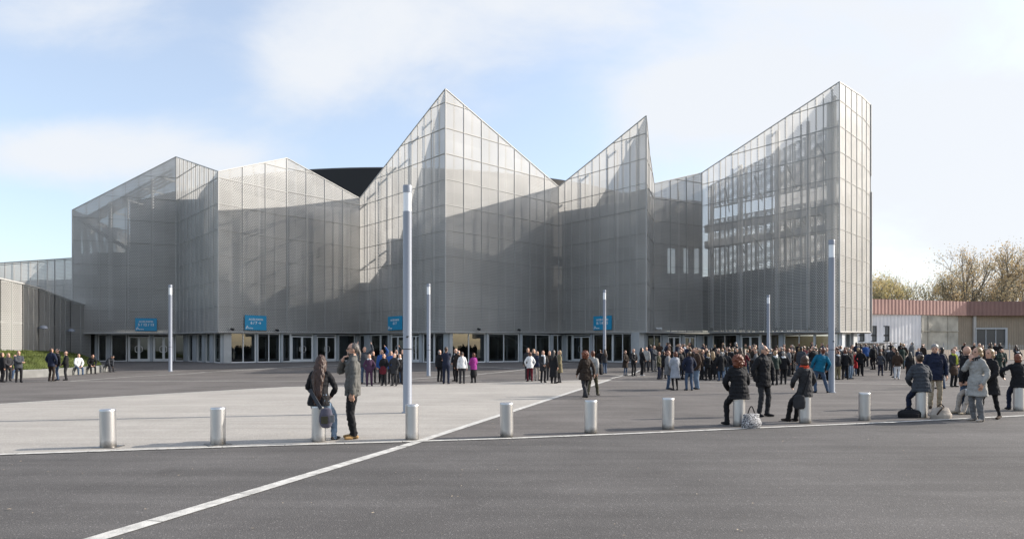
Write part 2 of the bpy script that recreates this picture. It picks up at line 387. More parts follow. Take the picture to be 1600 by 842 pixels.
faces = [('A', 'B'), ('B', 'Cc'), ('Cc', 'C2'), ('C2', 'D'), ('D', 'E'), ('E', 'Fv'), ('Fv', 'G'), ('G', 'G1'), ('G1', 'G2'), ('G2', 'H'), ('H', 'I'), ('I', 'J'), ('J', 'L')]
uo = 0
for a, b in faces:
    mesh_face(a, b, 'mesh_fin' if b == 'I' else 'mesh', uoff=uo, sp=1.15 if b == 'Cc' else 1.35 if b == 'I' else (1.7 if a in ('I', 'J') else 2.0)); uo += (corner(b)[0] - corner(a)[0]).length
mesh_face('Z', 'A0', sp=2.6, zs=2.4)
# return side of the left block, the far side of the right-hand fin and the side that closes it
def mesh_wall(p, q, zp, zq, m='mesh', sp=2.0, zs=2.15, posts=True, name='mesh_facade', rail_w=.038):
    K['_p'] = K['_q'] = (0, 0, 0, 1)
    global corner
    old = corner
    corner = lambda k: (Vector(p), zp[0], zp[1]) if k == '_p' else ((Vector(q), zq[0], zq[1]) if k == '_q' else old(k))
    o = mesh_face('_p', '_q', m, sp=sp, zs=zs, posts=posts, name=name, rail_w=rail_w); corner = old; return o
A_, H_, I_, L_ = corner('A')[0], corner('H')[0], corner('I')[0], corner('L')[0]
mesh_wall(A_, A_ + Vector((1.5, 16)), corner('A')[1:], (corner('A')[1], corner('A')[2] - 2))
dHI = (I_ - H_).normalized(); nHI = Vector((-dHI.y, dHI.x)); nHI = nHI if nHI.y > 0 else -nHI
H2, I2 = H_ + nHI * 5.5 - dHI * 3.2, L_
zH, zI = corner('H'), corner('I')
mesh_wall(H2, I2, (3.2, 15.7), (3.2, 16.5), 'mesh_open', sp=.95, zs=2.6, rail_w=.20)
mesh_wall(H2, I2, (17.0, zH[2] + .1), (18.0, corner('L')[2]), 'mesh_open', sp=.95, zs=1.9, rail_w=.14)
lf = MB()
def plan3(p, z): return Vector((p.x, p.y, z))
for zz in ((14.6, 15.3), (12.9, 13.4)):
    lf.beam(plan3(H2 - nHI * 1.0, zz[0]), plan3(I2 - nHI * 1.0, zz[1]), .35, .8)
for k in range(9):   # raking braces between the two skins
    p, q = H2.lerp(I2, k / 9 + .02), H_.lerp(I_, k / 9 + .09); zz = 16.0 + k * .35
    if k % 2: lf.beam(plan3(p, zz), plan3(q, zz + .8), .09, .09)
    lf.beam(plan3(p, zz - 5), plan3(q, zz - 5), .10, .10)
hp(lf, 'fin_bracing', M['seam'])
mesh_wall(L_, L_ + Vector((-3.0, 14)), corner('L')[1:], (corner('L')[1], corner('L')[2] - 3))

# inner walls behind the mesh: (face, offset, [(u0, v top, u1, v top, v bottom)])
core = [(('Z', 'A0'), 2.0, [(-150, 444, 112, 436, 516)]), (('A', 'B'), 2.4, [(112, 397, 203, 393, 516), (203, 316, 282, 297, 516)]),
        (('B', 'Cc'), 1.6, [(282, 300, 352, 296, 516)]),
        (('Cc', 'C2'), 2.4, [(352, 292, 452, 320, 516)]), (('C2', 'D'), 2.4, [(452, 320, 566, 326, 516)]),
        (('D', 'E'), 2.4, [(566, 422, 652, 420, 516), (652, 352, 697, 350, 516)]),
        (('E', 'Fv'), 2.4, [(697, 322, 878, 300, 516)]), (('Fv', 'G'), 2.4, [(878, 318, 1008, 296, 516)]),
        (('G2', 'H'), 1.2, [(1004, 306, 1098, 315, 388), (1004, 388, 1043, 388, 516), (1043, 427, 1098, 427, 516), (1058, 388, 1068, 388, 427), (1078, 388, 1085, 388, 427), (1095, 388, 1098, 388, 427)]),
        (('H', 'I'), 1.2, [(1098, 433, 1318, 403, 516)]), (('I', 'J'), 1.5, [(1320, 405, 1344, 405, 516)])]
for face, off, pieces in core:
    for (u0, v0, u1, v1, vb) in pieces:
        a, b = plan_at(face, u0, off), plan_at(face, u1, off)
        d = (b - a); n = Vector((-d.y, d.x)).normalized(); n = n if n.y > 0 else -n; n *= .3
        za0, zb0 = at(u0, vb, a.y).z, at(u1, vb, b.y).z; za1, zb1 = at(u0, v0, a.y).z, at(u1, v1, b.y).z
        mb = MB(); q = [(a.x, a.y, za0), (b.x, b.y, zb0), (b.x, b.y, zb1), (a.x, a.y, za1)]; r_ = [(x + n.x, y + n.y, z) for x, y, z in q]
        mb.v = q + r_; mb.f = [(0, 1, 2, 3), (7, 6, 5, 4), (0, 4, 5, 1), (1, 5, 6, 2), (2, 6, 7, 3), (3, 7, 4, 0)]; mb.uv = [None] * 6
        hp(mb, 'inner_wall', M['core'])
# stair flight and landings seen through the left block and the middle valley
st = MB()
pa, pb = plan_at(('A', 'B'), 150, 1.6), plan_at(('A', 'B'), 205, 1.6)
st.beam(plan3(pa, at(150, 360, pa.y).z), plan3(pb, at(205, 392, pb.y).z), .9, .35)
st.beam(plan3(pa, at(150, 345, pa.y).z), plan3(pb, at(205, 377, pb.y).z), .08, .08)
pa = plan_at(('A', 'B'), 116, 1.6); pc = plan_at(('A', 'B'), 150, 1.6)
st.beam(plan3(pa, at(116, 338, pa.y).z), plan3(pc, at(150, 360, pc.y).z), .9, .35)
pa, pb = plan_at(('E', 'Fv'), 812, 1.4), plan_at(('E', 'Fv'), 838, 1.4)
st.beam(plan3(pa, at(812, 388, pa.y).z), plan3(pb, at(838, 408, pb.y).z), .9, .8)
pc = plan_at(('E', 'Fv'), 872, 1.4); st.beam(plan3(pb, at(838, 408, pb.y).z), plan3(pc, at(872, 408, pc.y).z), .9, .8)
pa, pb = plan_at(('Fv', 'G'), 878, 1.4), plan_at(('Fv', 'G'), 896, 1.4); st.beam(plan3(pa, at(878, 411, pa.y).z), plan3(pb, at(896, 411, pb.y).z), .9, .7)
pa, pb = plan_at(('Cc', 'C2'), 398, 1.5), plan_at(('C2', 'D'), 470, 1.5)
st.beam(plan3(pa, at(398, 396, pa.y).z), plan3(pb, at(470, 386, pb.y).z), .9, .9)
pa = plan_at(('C2', 'D'), 500, 1.5); st.beam(plan3(pb, at(470, 386, pb.y).z), plan3(pa, at(500, 396, pa.y).z), .9, .9)
hp(st, 'stair_flight', M['core'])
# white steel posts standing between the mesh and the inner walls
for face, u, v0, v1, r in ((('D', 'E'), 657, 215, 500, .17), (('D', 'E'), 608, 278, 500, .15), (('D', 'E'), 590, 300, 500, .09), (('D', 'E'), 575, 318, 500, .12), (('D', 'E'), 640, 250, 500, .06), (('D', 'E'), 622, 262, 500, .06), (('D', 'E'), 678, 190, 500, .08),
                           (('Fv', 'G'), 881, 318, 500, .13), (('Fv', 'G'), 922, 272, 500, .12), (('Fv', 'G'), 965, 235, 500, .10), (('Fv', 'G'), 995, 212, 500, .10), (('A', 'B'), 172, 315, 500, .16), (('A', 'B'), 238, 280, 500, .12), (('A', 'B'), 200, 300, 500, .07),
                           (('Cc', 'C2'), 362, 285, 500, .10), (('Cc', 'C2'), 405, 275, 500, .10), (('C2', 'D'), 462, 275, 500, .10), (('C2', 'D'), 530, 330, 500, .10), (('E', 'Fv'), 852, 318, 500, .13), (('E', 'Fv'), 790, 250, 500, .08),
                           (('H', 'I'), 1112, 290, 512, .17), (('H', 'I'), 1158, 258, 512, .17), (('H', 'I'), 1215, 205, 512, .22), (('H', 'I'), 1263, 190, 512, .17), (('H', 'I'), 1296, 160, 512, .22), (('H', 'I'), 1304, 150, 512, .16), (('G2', 'H'), 1060, 300, 500, .12)):
    p = plan_at(face, u, .9); mb = MB(); mb.cyl((p.x, p.y, at(u, v1, p.y).z), (p.x, p.y, at(u, v0, p.y).z), r, r, 10)
    q = plan_at(face, u, .15); z = at(u, v0, p.y).z - .3; mb.beam((p.x, p.y, z), (q.x, q.y, z), .12, .14); mb.beam((p.x, p.y, z * .62), (q.x, q.y, z * .62), .10, .12)
    hp(mb, 'steel_post', M['steel_white'], smooth=True)
# sloping roof purlins in the left block, seen against the sky
pl = MB()
for k in range(4):
    pa, pb = plan_at(('A', 'B'), 120, 1.0 + k * 1.7), plan_at(('A', 'B'), 270, 1.0 + k * 1.7)
    pl.beam(plan3(pa, corner('A')[2] - 1.0), plan3(pb, corner('B')[2] - 1.0), .12, .2)
for k in range(5):
    t = k / 5 + .05; pa = A_.lerp(corner('B')[0], t); pb = pa + Vector((1.5, 7)); z = corner('A')[2] + (corner('B')[2] - corner('A')[2]) * t - 1.2
    pl.beam(plan3(pa, z), plan3(pb, z), .10, .16)
hp(pl, 'roof_purlin', M['seam'])
# the black arena bowl rising behind
mb = MB(); mb.lathe((0, 0, 0), [(44, .5), (44, 23.9), (43.6, 24.15), (42, 24.2)], 128)
o = hp(mb, 'roof_drum', M['drum'], smooth=True); o.location = Vector((-16, 128, 0)); o.matrix_parent_inverse = Matrix.Translation(-hall.location)

# ground floor: set-back glazing in aluminium frames between grey piers
GC = {'a': (148, 65.2), 'b': (288, 67.2), 'c': (347, 57.9), 'd': (561, 69.5), 'e': (700, 58.2), 'f': (880, 68.3), 'g': (1002, 59.6), 'g2': (1011, 66.3), 'h': (1098, 69.4), 'i': (1313, 58.0), 'j': (1336, 62.0)}
def gpt(u, fa, fb):
    (ua, Ya), (ub, Yb) = GC[fa], GC[fb]; a = Vector(((ua - CX) / F * Ya, Ya)); b = Vector(((ub - CX) / F * Yb, Yb)); d = b - a; k = (u - CX) / F
    t = (a.x - k * a.y) / (k * d.y - d.x); return a + d * t
TOPZ = 3.12
def bay(fa, fb, u0, u1, kind):
    a, b = gpt(u0, fa, fb), gpt(u1, fa, fb); d = b - a; L = d.length; d.normalize(); n = Vector((-d.y, d.x)); n = n if n.y > 0 else -n
    d3, n3, Z = Vector((d.x, d.y, 0)), Vector((n.x, n.y, 0)), Vector((0, 0, 1))
    z0, z1 = .5, TOPZ
    def blk(mb, t0, t1, za, zb, o0, o1): # along, height, depth range
        c = a + d * (t0 + t1) / 2 + n * (o0 + o1) / 2; mb.obox((c.x, c.y, (za + zb) / 2), d3 * (t1 - t0) / 2, n3 * (o1 - o0) / 2, Z * (zb - za) / 2)
    def pane(t0, t1, za, zb, par):
        p, q = a + d * t0 + n * .06, a + d * t1 + n * .06
        MB().quad((p.x, p.y, za), (q.x, q.y, za), (q.x, q.y, zb), (p.x, p.y, zb)).build('glass_pane', M['glass'], par)
    if kind == 'pier':
        mb = MB(); blk(mb, 0, L, z0, z1, -.12, .25); return hp(mb, 'cladding_pier', M['pier'])
    if kind == 'col':
        mb = MB(); blk(mb, 0, L, z0, z1, -.22, .4); return hp(mb, 'concrete_column', M['concrete'])
    w = .085
    mb = MB(); blk(mb, 0, w, z0, z1, 0, .13); blk(mb, L - w, L, z0, z1, 0, .13); blk(mb, w, L - w, z0, z0 + .09, 0, .13); blk(mb, w, L - w, z1 - .10, z1, 0, .13)
    if kind[0] == 'w':
        nn = int(kind[1:] or 1)
        for k in range(1, nn): t = L * k / nn; blk(mb, t - .035, t + .035, z0 + .09, z1 - .10, .01, .12)
        o = hp(mb, 'shop_window', M['alu'])
        for k in range(nn): pane(L * k / nn + .05, L * (k + 1) / nn - .05, z0 + .09, z1 - .1, o)
        return o
    o = hp(mb, 'glazed_door', M['alu'])
    for k in range(2):
        t0, t1 = (w + .01, L / 2 - .006) if k == 0 else (L / 2 + .006, L - w - .01)
        lf = MB(); e = .10; zb = z1 - .22
        blk(lf, t0, t0 + e, z0 + .1, zb, .005, .07); blk(lf, t1 - e, t1, z0 + .1, zb, .005, .07); blk(lf, t0 + e, t1 - e, z0 + .1, z0 + .24, .005, .07); blk(lf, t0 + e, t1 - e, zb - .1, zb, .005, .07)
        lf.build('door_leaf', M['alu'], o); pane(t0 + e, t1 - e, z0 + .24, zb - .1, o)
        h = MB(); th = t1 - .12 if k == 0 else t0 + .12; s_ = -1 if k == 0 else 1
        P = lambda t, o_, z: (a.x + d.x * t + n.x * o_, a.y + d.y * t + n.y * o_, z)
        pts = [P(th, 0, 1.35), P(th, -.09, 1.38), P(th + s_ * .10, -.09, 1.42), P(th + s_ * .18, -.09, 1.5), P(th + s_ * .18, -.09, 1.86), P(th + s_ * .10, -.09, 1.94), P(th, -.09, 1.98), P(th, 0, 2.0)]
        for p, q in zip(pts, pts[1:]): h.beam(p, q, .04, .04, Vector((.3, .2, 1)))
        h.build('door_handle', M['steel'], o)
    return o
BAYS = [('a', 'b', [(148.3, 152.6, 'pier'), (153, 166.5, 'w1'), (166.8, 173, 'pier'), (173.3, 198, 'w1'), (199.5, 234, 'door'), (234.5, 238.3, 'pier'), (238.6, 272, 'door'), (273, 288, 'w1')]),
        ('b', 'c', [(288.3, 294, 'pier'), (294.3, 302, 'w1'), (302.3, 308, 'pier'), (308.3, 317, 'w1'), (317.3, 321, 'pier'), (321.3, 329, 'w1'), (329.3, 334, 'pier'), (334.3, 346.5, 'w1')]),
        ('c', 'd', [(347.5, 359.5, 'col'), (360, 399.5, 'w2'), (399.8, 402, 'pier'), (402.3, 437.5, 'w2'), (438, 440.8, 'pier'), (441.2, 454, 'w1'), (454.2, 489.5, 'door'), (490, 493.5, 'pier'), (493.8, 525.5, 'door'), (526, 528.5, 'pier'), (529, 554.5, 'w1'), (555, 560.5, 'pier')]),
        ('d', 'e', [(561.5, 570, 'w1'), (570.3, 578.5, 'pier'), (579, 594, 'w1'), (594.5, 607, 'w1'), (607.3, 610, 'pier'), (610.4, 633, 'door'), (633.3, 642.5, 'pier'), (643, 656, 'door'), (656.3, 660.5, 'pier'), (661, 678, 'w1'), (678.3, 694, 'w1'), (694.5, 700, 'pier')]),
        ('e', 'f', [(700.5, 705, 'col'), (705.5, 758.5, 'w2'), (759, 762.5, 'pier'), (763, 811, 'w2'), (811.5, 815, 'pier'), (815.5, 859, 'w2'), (859.3, 863.5, 'pier'), (864, 879.5, 'w2')]),
        ('f', 'g', [(880.3, 885, 'pier'), (885.3, 893.8, 'w1'), (894, 922.5, 'door'), (923, 926.5, 'pier'), (927, 943, 'w1'), (943.3, 957, 'w1'), (957.3, 988.2, 'w2'), (988.5, 1001.5, 'col')]),
        ('g', 'g2', [(1002.5, 1005.5, 'pier'), (1006, 1010.5, 'pier')]),
        ('g2', 'h', [(1011.3, 1033.5, 'w2'), (1034, 1042.5, 'pier'), (1043, 1064, 'door'), (1064.3, 1068.5, 'pier'), (1069, 1087.5, 'door'), (1088, 1097, 'pier')]),
        ('h', 'i', [(1098.5, 1107, 'w1'), (1107.5, 1113, 'pier'), (1113.5, 1151.5, 'w2'), (1152, 1156.5, 'pier'), (1157, 1188, 'door'), (1188.3, 1203, 'w1'), (1203.5, 1218, 'w1'), (1218.3, 1224.5, 'pier'), (1225, 1272.5, 'w2'), (1272.8, 1295.5, 'w1'), (1296, 1312.5, 'w1')]),
        ('i', 'j', [(1313.5, 1318, 'pier'), (1318.3, 1329.5, 'w1'), (1329.8, 1335.8, 'col')])]
for fa, fb, lst in BAYS:
    for u0, u1, kd in lst: bay(fa, fb, u0, u1, kd)
# lobby: soffit, floor, back wall, ochre wall panels
def g2(k): u, Y = GC[k]; return Vector(((u - CX) / F * Y, Y))
front = [g2(k) for k in ('a', 'b', 'c', 'd', 'e', 'f', 'g', 'g2', 'h', 'i', 'j')]
mouth = [corner(k)[0] for k in ('A', 'B', 'Cc', 'C2', 'D', 'E', 'Fv', 'G', 'G1', 'G2', 'H', 'I', 'J', 'L')]
def slab(name, pts, z, m, th=.06):
    bm = bmesh.new(); vs = [bm.verts.new((p.x, p.y, z)) for p in pts]; f = bm.faces.new(vs); r = bmesh.ops.extrude_face_region(bm, geom=[f])
    for v in r['geom']:
        if isinstance(v, bmesh.types.BMVert): v.co.z += th
    bmesh.ops.triangulate(bm, faces=bm.faces[:]); bmesh.ops.recalc_face_normals(bm, faces=bm.faces[:])
    me = bpy.data.meshes.new(name); bm.to_mesh(me); bm.free(); me.materials.append(m); o = bpy.data.objects.new(name, me); C.objects.link(o); o.parent = hall; o.matrix_parent_inverse = Matrix.Translation(-hall.location); return o
slab('soffit', [p + Vector((0, .12)) for p in mouth] + [Vector((30, 79)), Vector((-60, 79)), Vector((-60, 66))], TOPZ + .06, M['core'])
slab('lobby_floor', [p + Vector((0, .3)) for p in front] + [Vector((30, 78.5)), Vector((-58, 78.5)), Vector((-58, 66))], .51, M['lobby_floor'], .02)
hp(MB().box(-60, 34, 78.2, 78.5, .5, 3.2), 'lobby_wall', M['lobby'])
for u0, u1, Y in ((905, 960, 76), (1215, 1300, 74), (320, 335, 74)):
    a, b = at(u0, 545, Y), at(u1, 545, Y); hp(MB().box(a.x, b.x, Y, Y + .2, .53, 3.1), 'lobby_panel', M['ochre'])
cnt = MB(); a, b = at(940, 545, 73), at(975, 545, 73); cnt.box(a.x, b.x, 72, 73, .53, 1.6); hp(cnt, 'lobby_counter', M['core'])
pa, pb = plan_at(('E', 'Fv'), 780, 5), plan_at(('E', 'Fv'), 845, 5)
hp(MB().beam((pa.x, pa.y, 3.0), (pb.x, pb.y, .8), 1.6, .3), 'lobby_stair', M['core'])

# security lamps and cameras under the mesh edge
for i, (face, u, v, lb) in enumerate(((('Cc', 'C2'), 363, 515, 'small dark camera at the mesh edge above the pale corner column'), (('Cc', 'C2'), 433, 516.5, 'small dark camera between the arrow sign and the double doors'),
                       (('E', 'Fv'), 748, 515, 'small dark camera over the wide window beside the middle fin'), (('E', 'Fv'), 811, 516, 'small dark camera over the pier between two wide windows'), (('G2', 'H'), 1027, 514, 'pair of pale cameras beside the narrow curved fin'))):
    p = plan_at(face, u, -.3); z = at(u, v, p.y).z
    t = thing('security_camera', lb, 'camera', (p.x, p.y, z), 0, 'cameras along the lower edge of the mesh')
    pale = i == 4; m_ = M['alu'] if pale else M['dark']
    MB().beam((0, .25, .12), (0, 0, .12), .05, .05).build('bracket', m_, t)
    b_ = MB(); b_.cyl((-.12, -.02, .08), (.14, -.10, 0), .09, .10, 12)
    if pale: b_.cyl((.20, -.02, .08), (.42, -.10, 0), .09, .10, 12)
    b_.build('camera_body', m_, t, True)

# ------------------------------------------------------------------ blue access signs
def text_mesh(s, size, align='CENTER'):
    cu = bpy.data.curves.new('t', 'FONT'); cu.body = s; cu.size = size; cu.align_x = align; cu.align_y = 'CENTER'; cu.extrude = .012; cu.offset = size * .018
    o = bpy.data.objects.new('t', cu); C.objects.link(o); bpy.context.view_layer.update()
    me = bpy.data.meshes.new_from_object(o.evaluated_get(bpy.context.evaluated_depsgraph_get())); bpy.data.objects.remove(o); bpy.data.curves.remove(cu); return me
def sign(face, u0, u1, v0, v1, nums, lb):
    a, b = plan_at(face, u0, -.16), plan_at(face, u1, -.16); d = (b - a); L = d.length; d.normalize()
    zt = (at(u0, v0, a.y).z + at(u1, v0, b.y).z) / 2; zb = (at(u0, v1, a.y).z + at(u1, v1, b.y).z) / 2; H = zt - zb
    c = (a + b) / 2
    t = thing('access_sign', lb, 'sign', (c.x, c.y, (zt + zb) / 2), math.atan2(d.y, d.x))
    MB().box(-L / 2, L / 2, -.03, .03, -H / 2, H / 2).build('sign_panel', M['sign_blue'], t)
    br = MB(); br.box(-L / 2 + .2, -L / 2 + .26, .03, .2, -H / 2 + .1, H / 2 - .1); br.box(L / 2 - .26, L / 2 - .2, .03, .2, -H / 2 + .1, H / 2 - .1); br.build('bracket', M['seam'], t)
    def put(s, size, x, z, al='CENTER', name='lettering', wmax=None):
        me = text_mesh(s, size, al); me.name = name; me.materials.append(M['white_paint']); o = bpy.data.objects.new(name, me); C.objects.link(o); o.parent = t
        o.rotation_euler = (R(90), 0, 0); o.location = (x, -.034, z)
        w = max(v.co.x for v in me.vertices) - min(v.co.x for v in me.vertices)
        if wmax and w > wmax: o.scale = (wmax / w, 1, 1)
    put('ACC\u00c8S PORTES', H * .17, 0, H * .22, wmax=L * .66)
    put(nums, H * .27, 0, -.02 * H, wmax=L * .78)
    x0, z0, s_ = -L / 2 + .07, -H / 2 + .10, H * .19
    lg = MB()
    for p, q in (((x0, z0), (x0 + .55 * s_, z0 + 1.1 * s_)), ((x0 + .55 * s_, z0 + 1.1 * s_), (x0 + 1.05 * s_, z0 + .25 * s_)), ((x0 + .30 * s_, z0 + .1 * s_), (x0 + .62 * s_, z0 + .55 * s_))): lg.beam((p[0], -.036, p[1]), (q[0], -.036, q[1]), .012, .045, Vector((.2, 0, 1)))
    lg.build('emblem', M['white_paint'], t)
    put('arena', H * .15, x0 + 1.1 * s_, z0 + .3 * s_, 'LEFT', 'lettering')
    return t
sign(('A', 'B'), 211, 245, 497, 517, '5 / 12 / 13', 'blue sign reading ACC\u00c8S PORTES 5 / 12 / 13 over the left doors')
sign(('Cc', 'C2'), 382.5, 416, 492.8, 515.6, '6 / 7 \u2192', 'blue sign reading ACC\u00c8S PORTES 6 / 7 with an arrow pointing right')
sign(('D', 'E'), 606.3, 628.5, 494, 515.5, '6 / 7', 'narrow blue sign reading ACC\u00c8S PORTES 6 / 7 behind the tall lamp')
sign(('Fv', 'G'), 927.5, 955.8, 493.5, 515.3, '8 / 14 / 15', 'blue sign reading ACC\u00c8S PORTES 8 / 14 / 15 behind a slim lamp')

# ------------------------------------------------------------------ low annex on the left
an = thing('low_annex', 'low curved annex clad in perforated metal beside the grass bank', 'annex', (-36, 55, 1.2))
def ap(mb, name, m, par=None, smooth=False):
    o = mb.build(name, m, par or an, smooth)
    if par is None: o.matrix_parent_inverse = Matrix.Translation(-an.location)
    return o
AP = [(-260, 424, 36), (0, 435, 48.2), (35, 443, 50.2), (60, 450, 54), (85, 460, 58), (110, 469.5, 61.5), (141, 479, 64.2)]
off = 0
for i, (p, q) in enumerate(zip(AP, AP[1:])):
    a, b = at(p[0], p[1], p[2]), at(q[0], q[1], q[2]); L = (b.xy - a.xy).length
    o = ap(MB().quad((a.x, a.y, .4), (b.x, b.y, .4), tuple(b), tuple(a), ((off, .4), (off + L, .4), (off + L, b.z), (off, a.z))), 'mesh_facade', M['mesh'])
    fr = MB(); k = max(1, round(L / 1.25))
    for j in range(k + 1):
        c = a.lerp(b, j / k); fr.beam((c.x + .0, c.y, .4), (c.x, c.y, c.z), .05, .05)
        if j < k: c = a.lerp(b, (j + .5) / k); fr.beam((c.x - .5, c.y + .1, .4), (c.x - .5, c.y + .1, c.z - .1), .30, .06, Vector((1, 0, 0)))
    fr.beam(a, b, .14, .10); fr.beam((a.x, a.y, 3.6), (b.x, b.y, 3.6), .05, .05); fr.build('facade_frame', M['seam'], o)
    if i > 0:
        w = Vector((-.9, .25, 0)); ap(MB().quad(a + w - Vector((0, 0, a.z - .4)), b + w - Vector((0, 0, b.z - .4)), b + w - Vector((0, 0, .25)), a + w - Vector((0, 0, .25))), 'inner_wall', M['core'])
    off += L
rf = MB(); P_ = [at(*q) for q in AP]
for p, q in zip(P_, P_[1:]): rf.quad(p - Vector((.05, 0, .1)), q - Vector((.05, 0, .1)), Vector((-75, q.y + 4, q.z - .1)), Vector((-75, p.y + 4, p.z - .1)))
ap(rf, 'flat_roof', M['core'])
for (u, v, Y) in ((61, 512, 53.8), (105, 516.5, 60.5)):
    c = at(u, v, Y) + Vector((.35, 0, 0)); b = MB(); b.lathe(c, [(.30, -.08), (.30, .02), (.20, .14), (.05, .18)], 16); b.beam(c, c + Vector((-.6, 0, 0)), .07, .07); ap(b, 'wall_lamp', M['lamp_grey'], smooth=True)
# bench wall and grass bank
WALL = [ground_at(u, v) for u, v in ((-120, 598), (-40, 594.5), (20, 591.5), (75, 588.5), (120, 585.2), (150, 582.3), (168, 580.4))]
def wall_at(t):
    t *= len(WALL) - 1; i = min(int(t), len(WALL) - 2); return WALL[i].lerp(WALL[i + 1], t - i)
mb = MB(); N = 40; sec = []
for i in range(N + 1):
    p = wall_at(i / N); q = wall_at(min(1, i / N + .01)) - wall_at(max(0, i / N - .01)); q.z = 0; q.normalize(); n = Vector((-q.y, q.x, 0))
    z = p.z; sec.append([p + Vector((0, 0, 0)), p + Vector((0, 0, .43)), p + Vector((0, 0, .47)) + n * .03, p + n * .47 + Vector((0, 0, .47)), p + n * .5 + Vector((0, 0, 0))])
for s_ in sec: mb.v += [tuple(x) for x in s_]
for i in range(N):
    for j in range(4): a = i * 5 + j; mb.f.append((a, a + 5, a + 6, a + 1)); mb.uv.append(None)
mb.f.append((N * 5 + 0, N * 5 + 1, N * 5 + 2, N * 5 + 3, N * 5 + 4)); mb.uv.append(None)
o = mb.build('bench_wall', M['bench']); tag(o, 'low curved concrete seat wall holding back the grass bank', 'low wall')
back = [Vector((-52, 38, 1.7)), Vector((-40.5, 45, 1.66)), Vector((-36.0, 48.4, 1.60)), Vector((-35.7, 50.4, 1.56)), Vector((-36.6, 55, 1.5)), Vector((-37.4, 59, 1.25)), Vector((-35.6, 58.5, .60))]
def back_at(t):
    t *= len(back) - 1; i = min(int(t), len(back) - 2); return back[i].lerp(back[i + 1], t - i)
mb = MB(); NX, NY = 70, 14; rnd = random.Random(5)
for i in range(NX + 1):
    t = i / NX; p = wall_at(t); q0 = wall_at(min(1, t + .01)) - wall_at(max(0, t - .01)); q0.normalize(); p = p + Vector((-q0.y, q0.x, 0)) * .44 + Vector((0, 0, .44)); q = back_at(t)
    for j in range(NY + 1):
        s_ = j / NY; c = p.lerp(q, s_); c.z += .10 * math.sin(math.pi * s_) + .07 * (noise.noise(c * .9) if 0 < j < NY else 0); mb.v.append(tuple(c))
for i in range(NX):
    for j in range(NY): a = i * (NY + 1) + j; mb.f.append((a, a + NY + 1, a + NY + 2, a + 1)); mb.uv.append(None)
struct(mb.build('grass_bank', M['grass'], smooth=True))
bl = MB()
for k in range(9000):
    t, s_ = rnd.random(), rnd.random(); i = min(int(t * NX), NX - 1); j = min(int(s_ * NY), NY - 1); c = Vector(mb.v[i * (NY + 1) + j]).lerp(Vector(mb.v[(i + 1) * (NY + 1) + j + 1]), rnd.random()); a = rnd.random() * 6.28; h = rnd.uniform(.05, .14); w = Vector((math.cos(a), math.sin(a), 0)) * .025
    i0 = len(bl.v); bl.v += [tuple(c - w), tuple(c + w), tuple(c + Vector((rnd.uniform(-.05, .05), rnd.uniform(-.05, .05), h)))]; bl.f.append((i0, i0 + 1, i0 + 2)); bl.uv.append(None)
tag(bl.build('grass', M['grass']), kind='stuff')

# ------------------------------------------------------------------ low building on the right
lb = thing('low_building', 'low white and timber-brown shed with a rust-brown roof band', 'building', (60, 95, 1.5))
def lp(mb, name, m, par=None):
    o = mb.build(name, m, par or lb)
    if par is None: o.matrix_parent_inverse = Matrix.Translation(-lb.location)
    return o
def corr(col, pitch):
    def b(m, t, p):
        tcn = nd(t, 'ShaderNodeTexCoord'); w = nd(t, 'ShaderNodeTexWave', Scale=pitch, bands_direction='X'); t.links.new(tcn.outputs['Object'], w.inputs['Vector'])
        bn = nd(t, 'ShaderNodeBump', Strength=.55, Distance=.07); t.links.new(w.outputs[0], bn.inputs['Height']); t.links.new(bn.outputs[0], p.inputs['Normal'])
        n = nd(t, 'ShaderNodeTexNoise', Scale=.7, Detail=5.); t.links.new(tcn.outputs['Object'], n.inputs['Vector'])
        r = nd(t, 'ShaderNodeMapRange'); r.inputs[3].default_value = .75; r.inputs[4].default_value = 1.2; t.links.new(n.outputs[0], r.inputs[0])
        vm = nd(t, 'ShaderNodeVectorMath', operation='SCALE'); vm.inputs[0].default_value = col; t.links.new(r.outputs[0], vm.inputs['Scale']); t.links.new(vm.outputs[0], p.inputs['Base Color'])
    return b
M['shed_white'] = mat('white_sheet_cladding', (.76, .77, .80), .6, build=corr((.76, .77, .80), .55))
M['fascia'] = mat('rust_brown_sheet', (.47, .27, .23), .6, build=corr((.47, .27, .23), .55))
M['shed_brown'] = mat('weathered_brown_boards', (.30, .25, .19), .8, build=corr((.30, .25, .19), .9))
M['shed_pale'] = mat('pale_stained_door', (.44, .42, .36), .8, noise_s=.8, noise_a=.25)
ZB, ZW, ZT = 1.45, 6.45, 8.4
PX = lambda u, Y: (u - CX) / F * Y
x0, x1, x2, x3 = PX(1300, 90.5), PX(1440, 94.2), PX(1506, 97), PX(1900, 97)
def wallq(name, m, xa, ya, xb, yb, za, zb, dy=0): return lp(MB().quad((xa, ya + dy, za), (xb, yb + dy, za), (xb, yb + dy, zb), (xa, ya + dy, zb)), name, m)
wallq('wall_panel', M['shed_white'], x0, 90.5, x1, 94.2, ZB, ZW)
xm = PX(1450, 94.8)
wallq('sliding_door', M['shed_pale'], x1, 94.15, PX(1497, 96.6), 96.55, ZB, ZW)
jd = MB()
for u, Y in ((1450, 94.6), (1481, 95.9)): x = PX(u, Y); jd.beam((x, Y - .08, ZB), (x, Y - .08, ZW), .12, .08)
a, b = (x1, 94.05, 4.2), (PX(1497, 96.6), 96.45, 4.2); jd.beam(a, b, .08, .1); lp(jd, 'door_rail', M['shed_pale'])
wallq('wall_panel', M['shed_brown'], PX(1497, 96.6), 96.6, x2 + 1.5, 97, ZB, ZW); wallq('wall_panel', M['shed_brown'], x2 + 1.5, 97, x3, 97, ZB, ZW)
